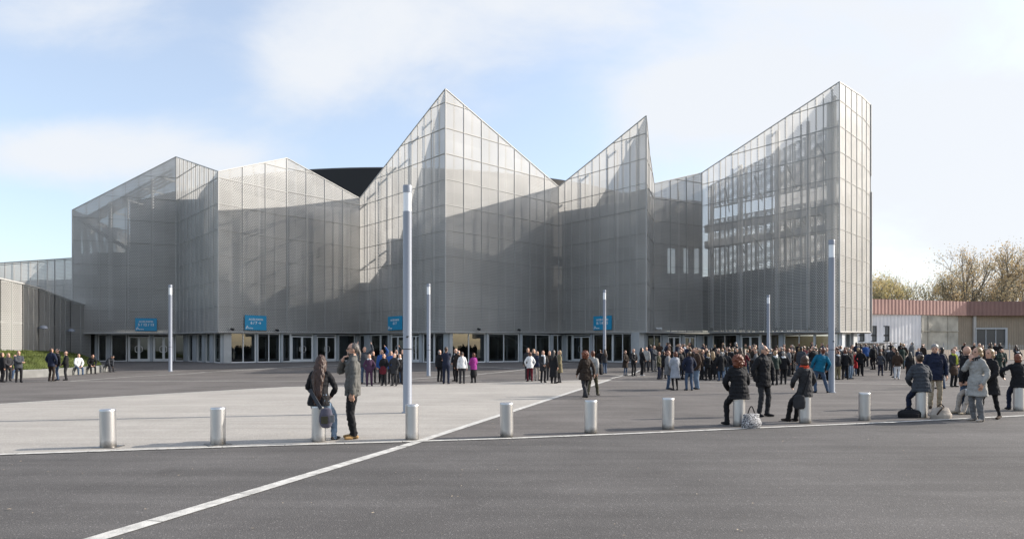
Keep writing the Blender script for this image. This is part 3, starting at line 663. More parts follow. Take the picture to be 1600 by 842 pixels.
lp(MB().box(x2 + 1.2, x2 + 1.6, 96.7, 96.98, ZB, ZW), 'downpipe', M['seam'])
mb = MB(); mb.quad((x0, 89.9, ZW - .05), (x2, 96.4, ZW - .05), (x2, 96.4, ZT), (x0, 89.9, ZT)); mb.quad((x0, 89.9, ZW - .05), (x0, 90.6, ZW - .05), (x2, 97.1, ZW - .05), (x2, 96.4, ZW - .05)); lp(mb, 'roof_fascia', M['fascia'])
mb = MB(); mb.quad((x2, 96.4, ZW - .05), (x3, 95.6, ZW - .05), (x3, 95.6, ZT), (x2, 96.4, ZT)); mb.quad((x2, 96.4, ZW - .05), (x2, 97.1, ZW - .05), (x3, 97.1, ZW - .05), (x3, 95.6, ZW - .05)); o = lp(mb, 'roof_fascia', mat('shaded_brown_sheet', (.22, .125, .11), .6, build=corr((.22, .125, .11), .55)))  # same roof band sheet; the less lit face is painted in as darker brown
mb = MB(); mb.quad((x0, 89.9, ZT), (x2, 96.4, ZT), (x2, 130, ZT + .3), (x0, 130, ZT + .3)); mb.quad((x2, 96.4, ZT), (x3, 95.6, ZT), (x3, 130, ZT + .3), (x2, 130, ZT + .3)); lp(mb, 'flat_roof', M['seam'])
for u in (1345, 1364, 1384):
    Y = 90.5 + (u - 1300) / 140 * 3.7 - .05; xa, xb = PX(u - 5.6, Y), PX(u + 5.6, Y); za, zb = at(0, 533.5, Y).z, at(0, 509, Y).z
    mb = MB(); mb.box(xa, xa + .1, Y - .08, Y + .1, za, zb); mb.box(xb - .1, xb, Y - .08, Y + .1, za, zb); mb.box(xa + .1, xb - .1, Y - .08, Y + .1, zb - .1, zb); mb.box(xa + .1, xb - .1, Y - .08, Y + .1, za, za + .1); mb.box(xa + .1, xb - .1, Y - .07, Y + .1, za + .75, za + .92)
    o = lp(mb, 'window', M['dark']); MB().quad((xa + .1, Y - .02, za + .1), (xb - .1, Y - .02, za + .1), (xb - .1, Y - .02, zb - .1), (xa + .1, Y - .02, zb - .1)).build('glass_pane', mat('window_glass', (.10, .11, .12), .12), o)
sh = MB(); Y = 91.2; sh.box(PX(1337, Y), PX(1399, Y), Y - .5, Y + 1.2, at(0, 536, Y).z - .04, at(0, 536, Y).z + .06)
for u in (1348, 1372, 1376, 1393): x = PX(u, Y); sh.beam((x, Y + .9, at(0, 542, Y).z), (x + .25, Y - .3, at(0, 536, Y).z - .05), .06, .08)
lp(sh, 'counter_shelf', M['seam'])
Y = 96.85; xa, xb = PX(1523, Y), PX(1573, Y); za, zb = at(0, 545, Y).z, at(0, 512, Y).z
mb = MB(); mb.box(xa, xa + .15, Y - .2, Y + .1, za, zb); mb.box(xb - .3, xb, Y - .2, Y + .1, za, zb); mb.box(xa + .15, xb - .3, Y - .2, Y + .1, zb - .2, zb); mb.box(xa + .15, xb - .3, Y - .2, Y + .1, za, za + .1); mb.box(xa + 1.5, xa + 1.6, Y - .1, Y + .1, za + .1, zb - .2); mb.box(xa + 2.9, xa + 3.0, Y - .1, Y + .1, za + .1, zb - .2)
o = lp(mb, 'wide_window', M['pier']); MB().quad((xa + .15, Y - .04, za + .1), (xb - .3, Y - .04, za + .1), (xb - .3, Y - .04, zb - .2), (xa + .15, Y - .04, zb - .2)).build('glass_pane', mat('wide_window_glass', (.05, .055, .06), .1), o)
# earth bank in front of the shed
mb = MB(); xs = frange(30, 140, 44); ysb = frange(74, 100, 10)
for y in ysb:
    for x in xs: mb.v.append((x, y, gz(y) + sstep(76, 92, y) * 1.05 * sstep(33, 42, x) + .02 + .05 * noise.noise(Vector((x * .4, y * .4, 0)))))
for j in range(len(ysb) - 1):
    for i in range(len(xs) - 1): a = j * len(xs) + i; mb.f.append((a, a + 1, a + 1 + len(xs), a + len(xs))); mb.uv.append(None)
struct(mb.build('earth_bank', M['earth'], smooth=True))
# wire fence
fe = thing('wire_fence', 'light wire mesh fence with thin steel posts along the earth bank', 'fence', (60, 77, .5))
def wirem(m, t, p):
    out = t.nodes['Material Output']; uv = nd(t, 'ShaderNodeUVMap', uv_map='UVMap'); br = nd(t, 'ShaderNodeTexBrick', offset=0.)
    for k_, v_ in (('Scale', 1.), ('Mortar Size', .012), ('Mortar Smooth', 0.), ('Brick Width', .22), ('Row Height', .22)): br.inputs[k_].default_value = v_
    t.links.new(uv.outputs[0], br.inputs['Vector']); tr = nd(t, 'ShaderNodeBsdfTransparent'); mx = nd(t, 'ShaderNodeMixShader'); t.links.new(br.outputs['Fac'], mx.inputs[0]); t.links.new(tr.outputs[0], mx.inputs[1]); t.links.new(p.outputs[0], mx.inputs[2]); t.links.new(mx.outputs[0], out.inputs[0])
M['wire'] = mat('galvanised_wire', (.45, .46, .47), .5, .6, build=wirem)
Yf = 77.; xa, xb = PX(1345, Yf), PX(1800, Yf)
o = MB().quad((xa, Yf, .5), (xb, Yf, .5), (xb, Yf, 2.2), (xa, Yf, 2.2), ((0, 0), (xb - xa, 0), (xb - xa, 1.7), (0, 1.7))).build('wire_panel', M['wire'], fe); o.matrix_parent_inverse = Matrix.Translation(-fe.location)
k = 0; x = PX(1372, Yf)
while x < xb:
    o = MB().cyl((x, Yf + .05, .45), (x, Yf + .05, 2.35), .035, .035, 8).build('fence_post', M['lamp_grey'], fe); o.matrix_parent_inverse = Matrix.Translation(-fe.location); x += 3.72
# ------------------------------------------------------------------ trees beyond the shed
def leafm(col):
    def b(m, t, p):
        out = t.nodes['Material Output']; oi = nd(t, 'ShaderNodeTexCoord'); n = nd(t, 'ShaderNodeTexNoise', Scale=.55, Detail=4.); t.links.new(oi.outputs['Object'], n.inputs['Vector'])
        cr = nd(t, 'ShaderNodeValToRGB'); cr.color_ramp.elements[0].position = .35; cr.color_ramp.elements[1].position = .65
        cr.color_ramp.elements[0].color = (col[0] * .62, col[1] * .70, col[2] * .8, 1); cr.color_ramp.elements[1].color = (col[0] * 1.3, col[1] * 1.12, col[2], 1)
        t.links.new(n.outputs[0], cr.inputs[0]); t.links.new(cr.outputs[0], p.inputs['Base Color'])
        tl = nd(t, 'ShaderNodeBsdfTranslucent'); t.links.new(cr.outputs[0], tl.inputs[0]); mx = nd(t, 'ShaderNodeMixShader'); mx.inputs[0].default_value = .5
        t.links.new(p.outputs[0], mx.inputs[1]); t.links.new(tl.outputs[0], mx.inputs[2]); t.links.new(mx.outputs[0], out.inputs[0])
    return b
M['bark'] = mat('bark', (.20, .17, .13), .9)
M['leaf_gold'] = mat('golden_leaves', (.50, .44, .21), .7, build=leafm((.50, .44, .21)))
M['leaf_brown'] = mat('russet_leaves', (.48, .40, .24), .7, build=leafm((.48, .40, .24)))
def tree_meshes(seed, h, spread, leaves, size):
    r = random.Random(seed); br = MB(); lf = MB()
    tips = []
    def grow(p, d, L, rad, depth):
        steps = 3; q = p
        for s_ in range(steps):
            d = (d + Vector((r.uniform(-1, 1), r.uniform(-1, 1), r.uniform(-.3, .6))) * .16).normalized(); n_ = q + d * L / steps
            br.cyl(q, n_, rad * (1 - .25 * s_ / steps), rad * (1 - .25 * (s_ + 1) / steps), 5, False); q = n_
            if depth >= 2: tips.append(q.copy())
            if depth in (0, 1, 2) and s_ < 2 and (depth or s_):
                for _ in range(2 if depth < 2 else 1):
                    a = r.random() * 6.283; e = d.orthogonal().normalized(); f = d.cross(e); tl = r.uniform(.7, 1.2); nd_ = (d * math.cos(tl) + (e * math.cos(a) + f * math.sin(a)) * math.sin(tl)).normalized(); grow(q, nd_, L * r.uniform(.5, .8), rad * .42, depth + 2)
        if depth >= 5: tips.append(q.copy()); return
        for k in range(2 if depth > 0 and r.random() < .45 else 3):
            a = r.random() * 6.283; tilt = r.uniform(.25, .75) * spread
            e = d.orthogonal().normalized(); f = d.cross(e); nd_ = (d * math.cos(tilt) + (e * math.cos(a) + f * math.sin(a)) * math.sin(tilt)); nd_.z += .10; nd_.normalize()
            grow(q, nd_, L * r.uniform(.62, .85), rad * .58, depth + 1)
    grow(Vector((0, 0, 0)), Vector((0, 0, 1)), h * .22, h * .016, 0)
    keep = [t for t in tips if noise.noise(t * .30 + Vector((seed * 7.1, 0, 0))) > -.12]
    for k in range(leaves):
        c = r.choice(keep) + Vector((r.gauss(0, 1), r.gauss(0, 1), r.gauss(0, 1))) * h * .030
        s_ = size * r.uniform(.5, 1.3); a = Vector((r.gauss(0, 1), r.gauss(0, 1), r.gauss(0, 1))).normalized(); b = a.orthogonal().normalized(); a2 = a.cross(b)
        lf.quad(c - b * s_, c - a2 * s_ * .5, c + b * s_, c + a2 * s_ * .5)
    return br, lf
protos = {}
def tree(u, Y, vtop, seed, spread, leaves, size, lm, label):
    c = at(u, HOR, Y); z0 = 1.4; h = at(u, vtop, Y).z - z0
    if seed not in protos:
        br, lf = tree_meshes(seed, 18, spread, leaves, size)
        zt = max(v[2] for v in br.v)
        t = thing('autumn_tree', label, 'tree', (c.x, c.y, z0), 0, 'trees beyond the shed'); br.build('trunk', M['bark'], t, True); lf.build('crown', M[lm], t); protos[seed] = (t, zt)
    else:
        t = copy_tree(protos[seed][0]); t.location = (c.x, c.y, z0); t.rotation_euler = (0, 0, u * .7); t['label'] = label
        for ch in t.children:
            if ch.name.startswith('crown'): ch.data = ch.data
    s_ = h / protos[seed][1]; t.scale = (s_, s_, s_)
tree(1392, 122, 424, 3, .9, 5600, .125, 'leaf_gold', 'golden bushy tree nearest the hall, above the rust roof band')
tree(1368, 128, 432, 3, .9, 5600, .125, 'leaf_gold', 'low golden tree half hidden by the right corner of the hall')
tree(1440, 131, 428, 8, .9, 2600, .14, 'leaf_gold', 'small thin yellow tree second from the hall')
tree(1470, 128, 421, 8, .9, 2600, .14, 'leaf_gold', 'sparse yellow tree between the small thin one and the bare-limbed one')
tree(1520, 122, 389, 14, 1.0, 4800, .12, 'leaf_brown', 'tall broad tree with bare dark limbs and few russet leaves')
tree(1572, 118, 386, 21, .85, 5600, .125, 'leaf_brown', 'tall upright russet tree over the wide window')
tree(1618, 120, 374, 14, 1.0, 4800, .12, 'leaf_brown', 'tallest tree, cut off by the right edge of the photo')
tree(1492, 135, 410, 21, .85, 5600, .125, 'leaf_brown', 'smaller russet tree left of the bare-limbed one')

tree(1415, 126, 430, 8, .9, 2600, .14, 'leaf_gold', 'thin yellow tree right beside the golden bushy one')
tree(1545, 130, 402, 21, .85, 5600, .125, 'leaf_brown', 'russet tree filling the gap between the broad and the upright ones')
# ------------------------------------------------------------------ lamp posts
def lamp_post(u, v, vtop, r, label):
    p = ground_at(u, v); h = EYE + (HOR - vtop) / F * p.y - p.z
    t = thing('lamp_post', label, 'lamp post', p, 0, 'slim lamp posts on the plaza')
    MB().lathe((0, 0, 0), [(r * 1.32, -.02), (r * 1.32, .025), (r * 1.05, .035), (r, .05), (r, h * .885)], 24).build('pole', M['lamp_grey'], t, True)
    MB().lathe((0, 0, 0), [(r * .92, h * .885), (r * .92, h * .968)], 24).build('diffuser', M['diffuser'], t, True)
    MB().lathe((0, 0, 0), [(r * .6, h * .966), (r * 1.02, h * .968), (r * 1.02, h * .996), (r * .95, h), (r * .3, h * 1.001)], 24).build('cap', M['lamp_grey'], t, True)
    mb = MB(); mb.lathe((0, 0, 0), [(r * 1.012, h * .279), (r * 1.012, h * .283)], 24)
    mb.obox((r * .15, -r, h * .335), (.03, 0, 0), (0, .006, 0), (.012, 0, .02)); mb.build('access_hatch', M['dark'], t)
    return t
lamp_post(636.5, 645, 290, .115, 'tall pale lamp post in the middle, directly behind a bollard')
lamp_post(1299.5, 613, 375, .118, 'tall pale lamp post on the right that a person in blue leans on')
lamp_post(266, 580, 445, .125, 'pale lamp post on the left, beside the sign for doors 5, 12 and 13')
lamp_post(669.5, 587, 443.5, .118, 'smaller pale lamp post just right of the tall middle one')
lamp_post(944.5, 582, 453, .11, 'pale lamp post crossing the blue sign for doors 8, 14 and 15')
lamp_post(1200.5, 577, 461, .12, 'pale lamp post rising out of the dense crowd')

# ------------------------------------------------------------------ bollards
def bollard_proto():
    t = thing('bollard', 'x', 'bollard', (0, 0, 0), 0, 'steel bollards along the kerb strip')
    r = .128
    MB().lathe((0, 0, 0), [(r, .012), (r, .615)], 40).build('post', M['steel'], t, True)
    MB().lathe((0, 0, 0), [(r * .94, .612), (r * .94, .622), (r * 1.0, .624), (r * 1.0, .652), (r * .95, .660), (r * .4, .664)], 40).build('cap', M['steel'], t, True)
    MB().box(-.19, .19, -.17, .17, 0, .014).build('base_plate', M['steel'], t)
    return t
BOL = [(169, 700, 'leftmost steel bollard, alone on the pale paving'), (340.5, 696, 'steel bollard between the leftmost one and the seated long-haired woman'), (498, 691, 'steel bollard the long-haired woman with the grey bag sits on'),
       (644, 688, 'steel bollard standing against the tall middle lamp post'), (792, 683.5, 'steel bollard just right of the diagonal white line'), (923, 677.5, 'steel bollard nearest in front of the red-haired walking woman'),
       (1044, 671.5, 'free steel bollard left of the seated red-haired woman in the quilted jacket'), (1155, 667, 'steel bollard under the red-haired woman in black, patterned bag beside it'), (1258, 662, 'steel bollard the person in the orange-red scarf perches on'),
       (1351, 658, 'free steel bollard between the orange-red scarf and the grey quilted jacket'), (1440, 653.5, 'steel bollard under the person in the grey quilted jacket'), (1516, 648, 'steel bollard hidden behind the woman in the pale grey coat'), (1592, 643, 'steel bollard at the right edge under a person in black')]
bp = bollard_proto(); BP = []
for i, (u, v, l) in enumerate(BOL):
    o = bp if i == 0 else copy_tree(bp)
    if i > 1:
        for ch in list(o.children):
            if ch.name.startswith('base_plate'): bpy.data.objects.remove(ch)
    g = ground_at(u, v - 1.5); o.location = g; o.rotation_euler = (R([.6, -.9, 0, .4, -1.1, .8, -.5, 0, 0, 1.0, 0, 0, 0][i]), R([-.8, .5, 0, 1.0, .3, -.9, .7, 0, 0, -.6, 0, 0, 0][i]), .7 * i); o['label'] = l; BP.append(g)

# ------------------------------------------------------------------ specks and leaves lying about
r = random.Random(12); mb = MB()
for k in range(300):
    x, y = r.uniform(-9, 9), r.uniform(4.2, 16)
    if abs(x) > y * .8: continue
    s_ = r.uniform(.006, .02) if r.random() < .97 else r.uniform(.02, .035); a = r.random() * 6.28; e = Vector((math.cos(a), math.sin(a), 0)) * s_; f = Vector((-e.y, e.x, 0)) * r.uniform(.35, .8); c = Vector((x, y, .014))
    mb.quad(c - e, c - f + Vector((0, 0, .004)), c + e, c + f + Vector((0, 0, .003)))
tag(mb.build('litter', mat('dry_leaf', (.42, .34, .24), .9, noise_s=9, noise_a=.5)), kind='stuff')
# ------------------------------------------------------------------ people: one continuous surface per body
SKIN, TOP, BOT, SHOE, HAIR, ACC, EYE_ = range(7)
def ring_tube(pts, rad, cls, n=12, step=.03, cap=True, side=Vector((1, 0, 0)), wob=None):
    """tapered tube through points; rad = list of (rx, ry) or r; returns (verts, faces, class)"""
    pts = [Vector(p) for p in pts]; rad = [(r_, r_) if isinstance(r_, (int, float)) else r_ for r_ in rad]
    P, Q = [], []
    for i in range(len(pts) - 1):
        k = max(1, int((pts[i + 1] - pts[i]).length / step))
        for j in range(k): f = j / k; P.append(pts[i].lerp(pts[i + 1], f)); Q.append((rad[i][0] + (rad[i + 1][0] - rad[i][0]) * f, rad[i][1] + (rad[i + 1][1] - rad[i][1]) * f))
    P.append(pts[-1]); Q.append(rad[-1])
    for _ in range(2):   # round the joints a little
        P2 = P[:]
        for i in range(1, len(P) - 1): P2[i] = P[i - 1] * .25 + P[i] * .5 + P[i + 1] * .25
        P = P2
    T = [(P[min(i + 1, len(P) - 1)] - P[max(i - 1, 0)]).normalized() for i in range(len(P))]
    rows = []
    if cap and cap != 'top':
        for a in (70, 40): c = math.cos(R(a)); s_ = math.sin(R(a)) * min(Q[0]); rows.append((P[0] - T[0] * s_, T[0], (Q[0][0] * c, Q[0][1] * c)))
    rows += [(P[i], T[i], Q[i]) for i in range(len(P))]
    if cap:
        for a in (40, 70): c = math.cos(R(a)); s_ = math.sin(R(a)) * min(Q[-1]); rows.append((P[-1] + T[-1] * s_, T[-1], (Q[-1][0] * c, Q[-1][1] * c)))
    V, Fc = [], []
    for ri, (c, t, q) in enumerate(rows):
        ref = side if abs(t.dot(side)) < .9 else Vector((0, 1, 0)); e = (ref - t * ref.dot(t)).normalized(); g = t.cross(e); w = 1 + (wob(c) if wob else 0)
        for k in range(n): a = 2 * math.pi * k / n; V.append(c + e * (math.cos(a) * q[0] * w) + g * (math.sin(a) * q[1] * w))
    m_ = len(rows)
    for i in range(m_ - 1):
        for k in range(n): Fc.append((i * n + k, i * n + (k + 1) % n, (i + 1) * n + (k + 1) % n, (i + 1) * n + k))
    Fc.append(tuple(range(n))[::-1]); Fc.append(tuple((m_ - 1) * n + k for k in range(n)))
    return V, Fc, cls
def ball(c, r3, cls, n=14, m_=10):
    c = Vector(c); V, Fc = [], []
    for i in range(m_ + 1):
        th = math.pi * (i + .02) / (m_ + .04)
        for k in range(n): a = 2 * math.pi * k / n; V.append(c + Vector((math.sin(th) * math.cos(a) * r3[0], math.sin(th) * math.sin(a) * r3[1], math.cos(th) * r3[2])))
    for i in range(m_):
        for k in range(n): Fc.append((i * n + k, (i + 1) * n + k, (i + 1) * n + (k + 1) % n, i * n + (k + 1) % n))
    Fc.append(tuple(range(n))); Fc.append(tuple(m_ * n + k for k in range(n))[::-1])
    return V, Fc, cls
def ik(a, b, l1, l2, hint):
    a, b, hint = Vector(a), Vector(b), Vector(hint); d = b - a; L = min(d.length, (l1 + l2) * .998); L = max(L, abs(l1 - l2) + .01); u = d.normalized(); b = a + u * L
    x = (l1 * l1 - l2 * l2 + L * L) / (2 * L); h = math.sqrt(max(0, l1 * l1 - x * x)); p = hint - u * hint.dot(u)
    if p.length < 1e-4: p = Vector((0, -1, 0)) - u * (-u.y)
    return a + u * x + p.normalized() * h, b
def build_prims(p):
    """p: pose and clothing of a 1.75 m figure that faces -Y; returns body prims and hair prims"""
    B, Hh = [], []
    fem = p.get('fem', 0); fat = p.get('fat', 1.0); hx, hy, hz = p.get('hip', (0, 0, .92)); top = p.get('top', 'jacket'); low = p.get('low', 'trousers')
    lw = p.get('legw', 1.0)
    # legs
    for s_ in (-1, 1):
        hj = Vector((hx + s_ * .092, hy, hz - .02)); an = Vector(p['ankL'] if s_ > 0 else p['ankR']); kh = Vector(p.get('kneeL' if s_ > 0 else 'kneeR', (s_ * .12, -1, .05)))
        kn, an = ik(hj, an, .416, .408, kh)
        bare = low == 'tights'
        k1 = .85 if bare else 1.0
        B.append(ring_tube([hj, hj.lerp(kn, .45), kn, kn.lerp(an, .35), kn.lerp(an, .8), an + Vector((0, 0, -.015))], [.093 * fat * lw, .084 * lw * k1, .064 * lw * k1, .066 * lw * k1, .05 * lw * (.8 if bare else 1.12), .047 * lw * (.75 if bare else 1.22)], BOT, 14, wob=(lambda c: .05 * noise.noise(c * 11)) if not bare else None))
        ty = p.get('toeL' if s_ > 0 else 'toeR', s_ * 14); d = Vector((math.sin(R(ty)), -math.cos(R(ty)), 0)); gl = p.get('lift', {}).get(s_, 0)
        heel = an - d * .05; heel.z = max(an.z - .045, .038 + gl); ball_ = an + d * .10; ball_.z = an.z - .052 if an.z > .12 else .036; toe = an + d * .165; toe.z = ball_.z - .004
        if fem and p.get('heels'): heel.z = an.z - .03
        B.append(ring_tube([heel, an.lerp(heel, .3) + Vector((0, 0, -.03)) + d * .02, ball_, toe], [(.036, .036), (.042, .042), (.047, .034), (.038, .026)], SHOE, 10, .025))
        if p.get('boots'): B.append(ring_tube([an + Vector((0, 0, -.02)), kn.lerp(an, .3)], [.055, .068], SHOE, 12))
    U = []   # upper body, leant afterwards
    sw = (.172 if fem else .192) * (1 + (fat - 1) * .4); wa = (.125 if fem else .15) * fat; ch = (.152 if fem else .172) * (1 + (fat - 1) * .6); hipw = (.172 if fem else .16) * fat
    pad = dict(shirt=.004, sweater=.014, jacket=.024, coat=.026, puffer=.038, longcoat=.026)[top]; o = hz - .92
    quilt = (lambda c: .035 * math.sin((c.z) * 2 * math.pi / .085)) if top == 'puffer' else (lambda c: .035 * noise.noise(c * 7.5 + Vector((3, 1, 9))))
    hem = p.get('hem', {'shirt': .88, 'sweater': .84, 'jacket': .80, 'coat': .56, 'puffer': .78, 'longcoat': .34}[top]) + o; fl = p.get('flare', .0); zz = lambda z: z + o
    prof = [(hem, hipw + pad + .012 + fl, .115 * fat + pad + .012 + fl)]
    if hem < zz(.84): prof.append((zz(.92), hipw + pad + .006, .120 * fat + pad))
    prof += [(zz(1.00), hipw * .97 + pad, .118 * fat + pad), (zz(1.12), wa + pad, .105 * fat + pad), (zz(1.27), ch + pad, .118 * fat + pad), (zz(1.38), ch + pad * .9, .112 + pad * .8), (zz(1.435), sw * .82, .085 + pad * .5), (zz(1.475), .098 + pad * .5, .072 + pad * .4), (zz(1.515), .066 + pad * .5, .064 + pad * .4)]
    bend = p.get('slump', 0)
    yb = lambda z: -bend * max(0, (z - zz(1.05))) ** 2
    U.append(ring_tube([(hx, hy + yb(z), z) for z, _, _ in prof], [(a, b) for _, a, b in prof], TOP, 22, .03, cap='top', wob=quilt))
    if low == 'skirt': B.append(ring_tube([(hx, hy, hz - .45), (hx, hy, hz + .06)], [(.21, .17), (hipw, .12)], BOT, 18))
    else: U.append(ring_tube([(hx, hy, hz - .06), (hx, hy, hz + .1)], [(.15 * fat, .105 * fat), (.16 * fat, .11 * fat)], BOT, 16))
    dy = yb(zz(1.45))
    # arms
    for s_, key in ((1, 'L'), (-1, 'R')):
        sh = Vector((hx + s_ * (sw - .012), hy + dy * .8, zz(1.415))); w_ = p['arm' + key]; wr = Vector((hx + w_[0], hy + w_[1], w_[2] + o)); hint = Vector(p.get('elb' + key, (s_ * .5, .8, -.3)))
        el, wr = ik(sh, wr, .30, .26, hint); rs = (.056 if not fem else .050) + pad * .75; short = p.get('short_sleeves')
        wv = (lambda c: .05 * math.sin(c.z * 2 * math.pi / .08)) if top == 'puffer' else (lambda c: .07 * noise.noise(c * 14))
        if short:
            U.append(ring_tube([sh, sh.lerp(el, .75)], [rs, rs * .9], TOP, 12)); U.append(ring_tube([sh.lerp(el, .6), el, wr], [.045, .042, .029], SKIN, 12))
        else:
            U.append(ring_tube([sh + Vector((-s_ * .03, 0, .0)), sh.lerp(el, .35), el, el.lerp(wr, .55), wr], [rs * 1.08, rs, rs * .88, rs * .80, rs * .68], TOP, 14, wob=wv))
        if p.get('hide' + key): continue
        d = (wr - el).normalized(); hd = p.get('hand' + key)
        if hd: d = Vector(hd).normalized()
        nrm = Vector(p.get('palm' + key, (-s_, .2, 0))); nrm = (nrm - d * nrm.dot(d)).normalized(); ac = d.cross(nrm) # across the palm
        pa = wr + d * .02; pb = wr + d * .095
        U.append(ring_tube([wr - d * .02, pa, pb], [.027, (.024, .030), (.016, .041)], SKIN, 10, .02, side=nrm))
        curl = p.get('curl', .5)
        for f, (off_, L) in enumerate(((-.030, .066), (-.010, .078), (.011, .073), (.030, .058))):
            q = pb + ac * off_ - d * .008; m1 = q + (d * math.cos(curl * .6) + nrm * math.sin(curl * .6)) * L * .5; m2 = m1 + (d * math.cos(curl * 1.7) + nrm * math.sin(curl * 1.7)) * L * .5
            U.append(ring_tube([q, m1, m2], [.0105, .0098, .0085], SKIN, 8, .015))
        tb = wr + d * .03 - ac * .028; U.append(ring_tube([tb, tb - ac * .030 + d * .026 + nrm * .012, tb - ac * .036 + d * .056 + nrm * .024], [.014, .0115, .0095], SKIN, 8, .015))
    # neck and head
    Nk = Vector((hx, hy + dy + .005, zz(1.49)))
    hm = Matrix.Translation(Nk) @ Matrix.Rotation(R(p.get('head_yaw', 0)), 4, 'Z') @ Matrix.Rotation(R(p.get('head_roll', 0)), 4, 'Y') @ Matrix.Rotation(R(p.get('head_pitch', 0)), 4, 'X')
    hd = []
    hd.append(ring_tube([(0, .005, -.06), (0, .0, .04), (0, -.01, .09)], [.056, .053, .055], SKIN, 14))
    hd.append(ball((0, -.008, .158), (.076, .096, .112), SKIN, 18, 14)); hd.append(ball((0, -.040, .094), (.056, .060, .058), SKIN))
    hd.append(ball((0, -.088, .068), (.024, .020, .018), SKIN, 8, 6))
    hd.append(ring_tube([(0, -.094, .178), (0, -.117, .128)], [.010, .0165], SKIN, 8, .012)); hd.append(ring_tube([(-.032, -.088, .190), (.032, -.088, .190)], [.011, .011], SKIN, 8, .02))
    hd.append(ring_tube([(-.020, -.098, .094), (.020, -.098, .094)], [.008, .008], ACC if p.get('lips') else SKIN, 8, .012))
    for s_ in (-1, 1):
        hd.append(ball((s_ * .079, .004, .140), (.010, .022, .033), SKIN, 8, 6)); hd.append(ball((s_ * .031, -.0915, .163), (.013, .010, .008), EYE_, 8, 6))
    if p.get('beard'): hd.append(ball((0, -.058, .078), (.058, .052, .044), HAIR))
    hk = p.get('hair', 'short'); hr = []
    if hk == 'short': hr.append(ball((0, .022, .176), (.084, .094, .104), HAIR, 18, 14)); hr.append(ring_tube([(0, .055, .06), (0, .07, .14)], [(.050, .03), (.062, .04)], HAIR, 12))
    if hk == 'thin': hr.append(ball((0, .034, .150), (.083, .080, .078), HAIR, 18, 14))
    if hk == 'bob': hr.append(ball((0, .020, .172), (.092, .100, .112), HAIR, 18, 14)); hr.append(ball((0, .045, .095), (.098, .070, .085), HAIR, 16, 12))
    if hk == 'curly':
        hr.append(ball((0, .030, .165), (.118, .112, .128), HAIR, 20, 16)); hr.append(ball((0, .05, .085), (.118, .080, .090), HAIR, 16, 12)); rr = random.Random(3)
        for k in range(110):
            a, b = rr.uniform(-.35, 3.5), rr.uniform(-1.25, 1.4); q = rr.uniform(.95, 1.22); hr.append(ball((math.cos(a) * .115 * math.cos(b) * q, .035 + math.sin(a) * .105 * math.cos(b) * q, .125 + .14 * math.sin(b) * q), (.021, .021, .021), HAIR, 7, 5))
    if hk == 'bun': hr.append(ball((0, .022, .172), (.084, .094, .106), HAIR, 18, 14)); hr.append(ball((0, .118, .215), (.046, .042, .044), HAIR)); 
    if hk == 'long':
        L = p.get('hair_len', .34); hr.append(ball((0, .022, .174), (.090, .100, .112), HAIR, 18, 14))
        hr.append(ring_tube([(0, .055, .17), (0, .088, .05), (0, .115, -.06), (.01, .125, .08 - L)], [(.088, .06), (.102, .055), (.105, .042), (.035, .02)], HAIR, 18, .025, wob=lambda c: .10 * math.sin(c.x * 130) * .6))
        rr = random.Random(9)
        for k in range(26):
            x0 = rr.uniform(-.082, .082); y0 = .105 + rr.uniform(-.02, .025); e_ = rr.uniform(.0, .14); hr.append(ring_tube([(x0 * .7, y0 - .045, .15), (x0, y0, .0), (x0 * 1.15 + rr.uniform(-.03, .03), y0 + .025, -.12), (x0 * .85 + rr.uniform(-.035, .035), y0 + .03, .10 - L + e_)], [.014, .017, .016, .006], HAIR, 6, .04))
        for s_ in (-1, 1): hr.append(ring_tube([(s_ * .07, .01, .18), (s_ * .090, .03, .06), (s_ * .096, .055, -.05)], [.030, .030, .022], HAIR, 10))
    if hk == 'tail': hr.append(ball((0, .020, .174), (.083, .094, .104), HAIR, 18, 14)); hr.append(ring_tube([(0, .10, .15), (0, .125, .10), (0, .115, -.06)], [.020, .024, .012], HAIR, 10))
    if hk == 'cap': hr.append(ball((0, .010, .186), (.088, .108, .094), HAIR, 18, 14))
    if p.get('scarf'): U.append(ring_tube([(hx - .06, hy + dy - .05, zz(1.485)), (hx, hy + dy - .085, zz(1.475)), (hx + .06, hy + dy - .05, zz(1.485)), (hx + .085, hy + dy + .01, zz(1.495)), (hx, hy + dy + .085, zz(1.50)), (hx - .085, hy + dy + .01, zz(1.495)), (hx - .06, hy + dy - .05, zz(1.485))], [.044] * 7, ACC, 10))
    if p.get('scarf') == 'long': U.append(ring_tube([(hx + .05, hy + dy - .10, zz(1.47)), (hx + .06, hy - .165, zz(1.30)), (hx + .05, hy - .165, zz(1.05))], [(.04, .018), (.04, .016), (.04, .016)], ACC, 10))
    if p.get('collar'): U.append(ring_tube([(hx, hy + dy + .008, zz(1.46)), (hx, hy + dy + .006, zz(1.53))], [(.088, .080), (.080, .078)], TOP, 16, cap=False))
    if p.get('shirt'): U.append(ring_tube([(hx, hy - .105, zz(1.22)), (hx, hy + dy - .062, zz(1.475))], [(.022, .03), (.045, .02)], ACC, 10))
    if p.get('hood'): U.append(ring_tube([(hx - .10, hy + .02, zz(1.455)), (hx, hy + .125, zz(1.43)), (hx + .10, hy + .02, zz(1.455))], [.035, .055, .035], ACC if p['hood'] == 'acc' else TOP, 10))
    xf = lambda pr, m_: ([m_ @ v for v in pr[0]], pr[1], pr[2])
    hd = [xf(q, hm) for q in hd]; hr = [xf(q, hm) for q in hr]
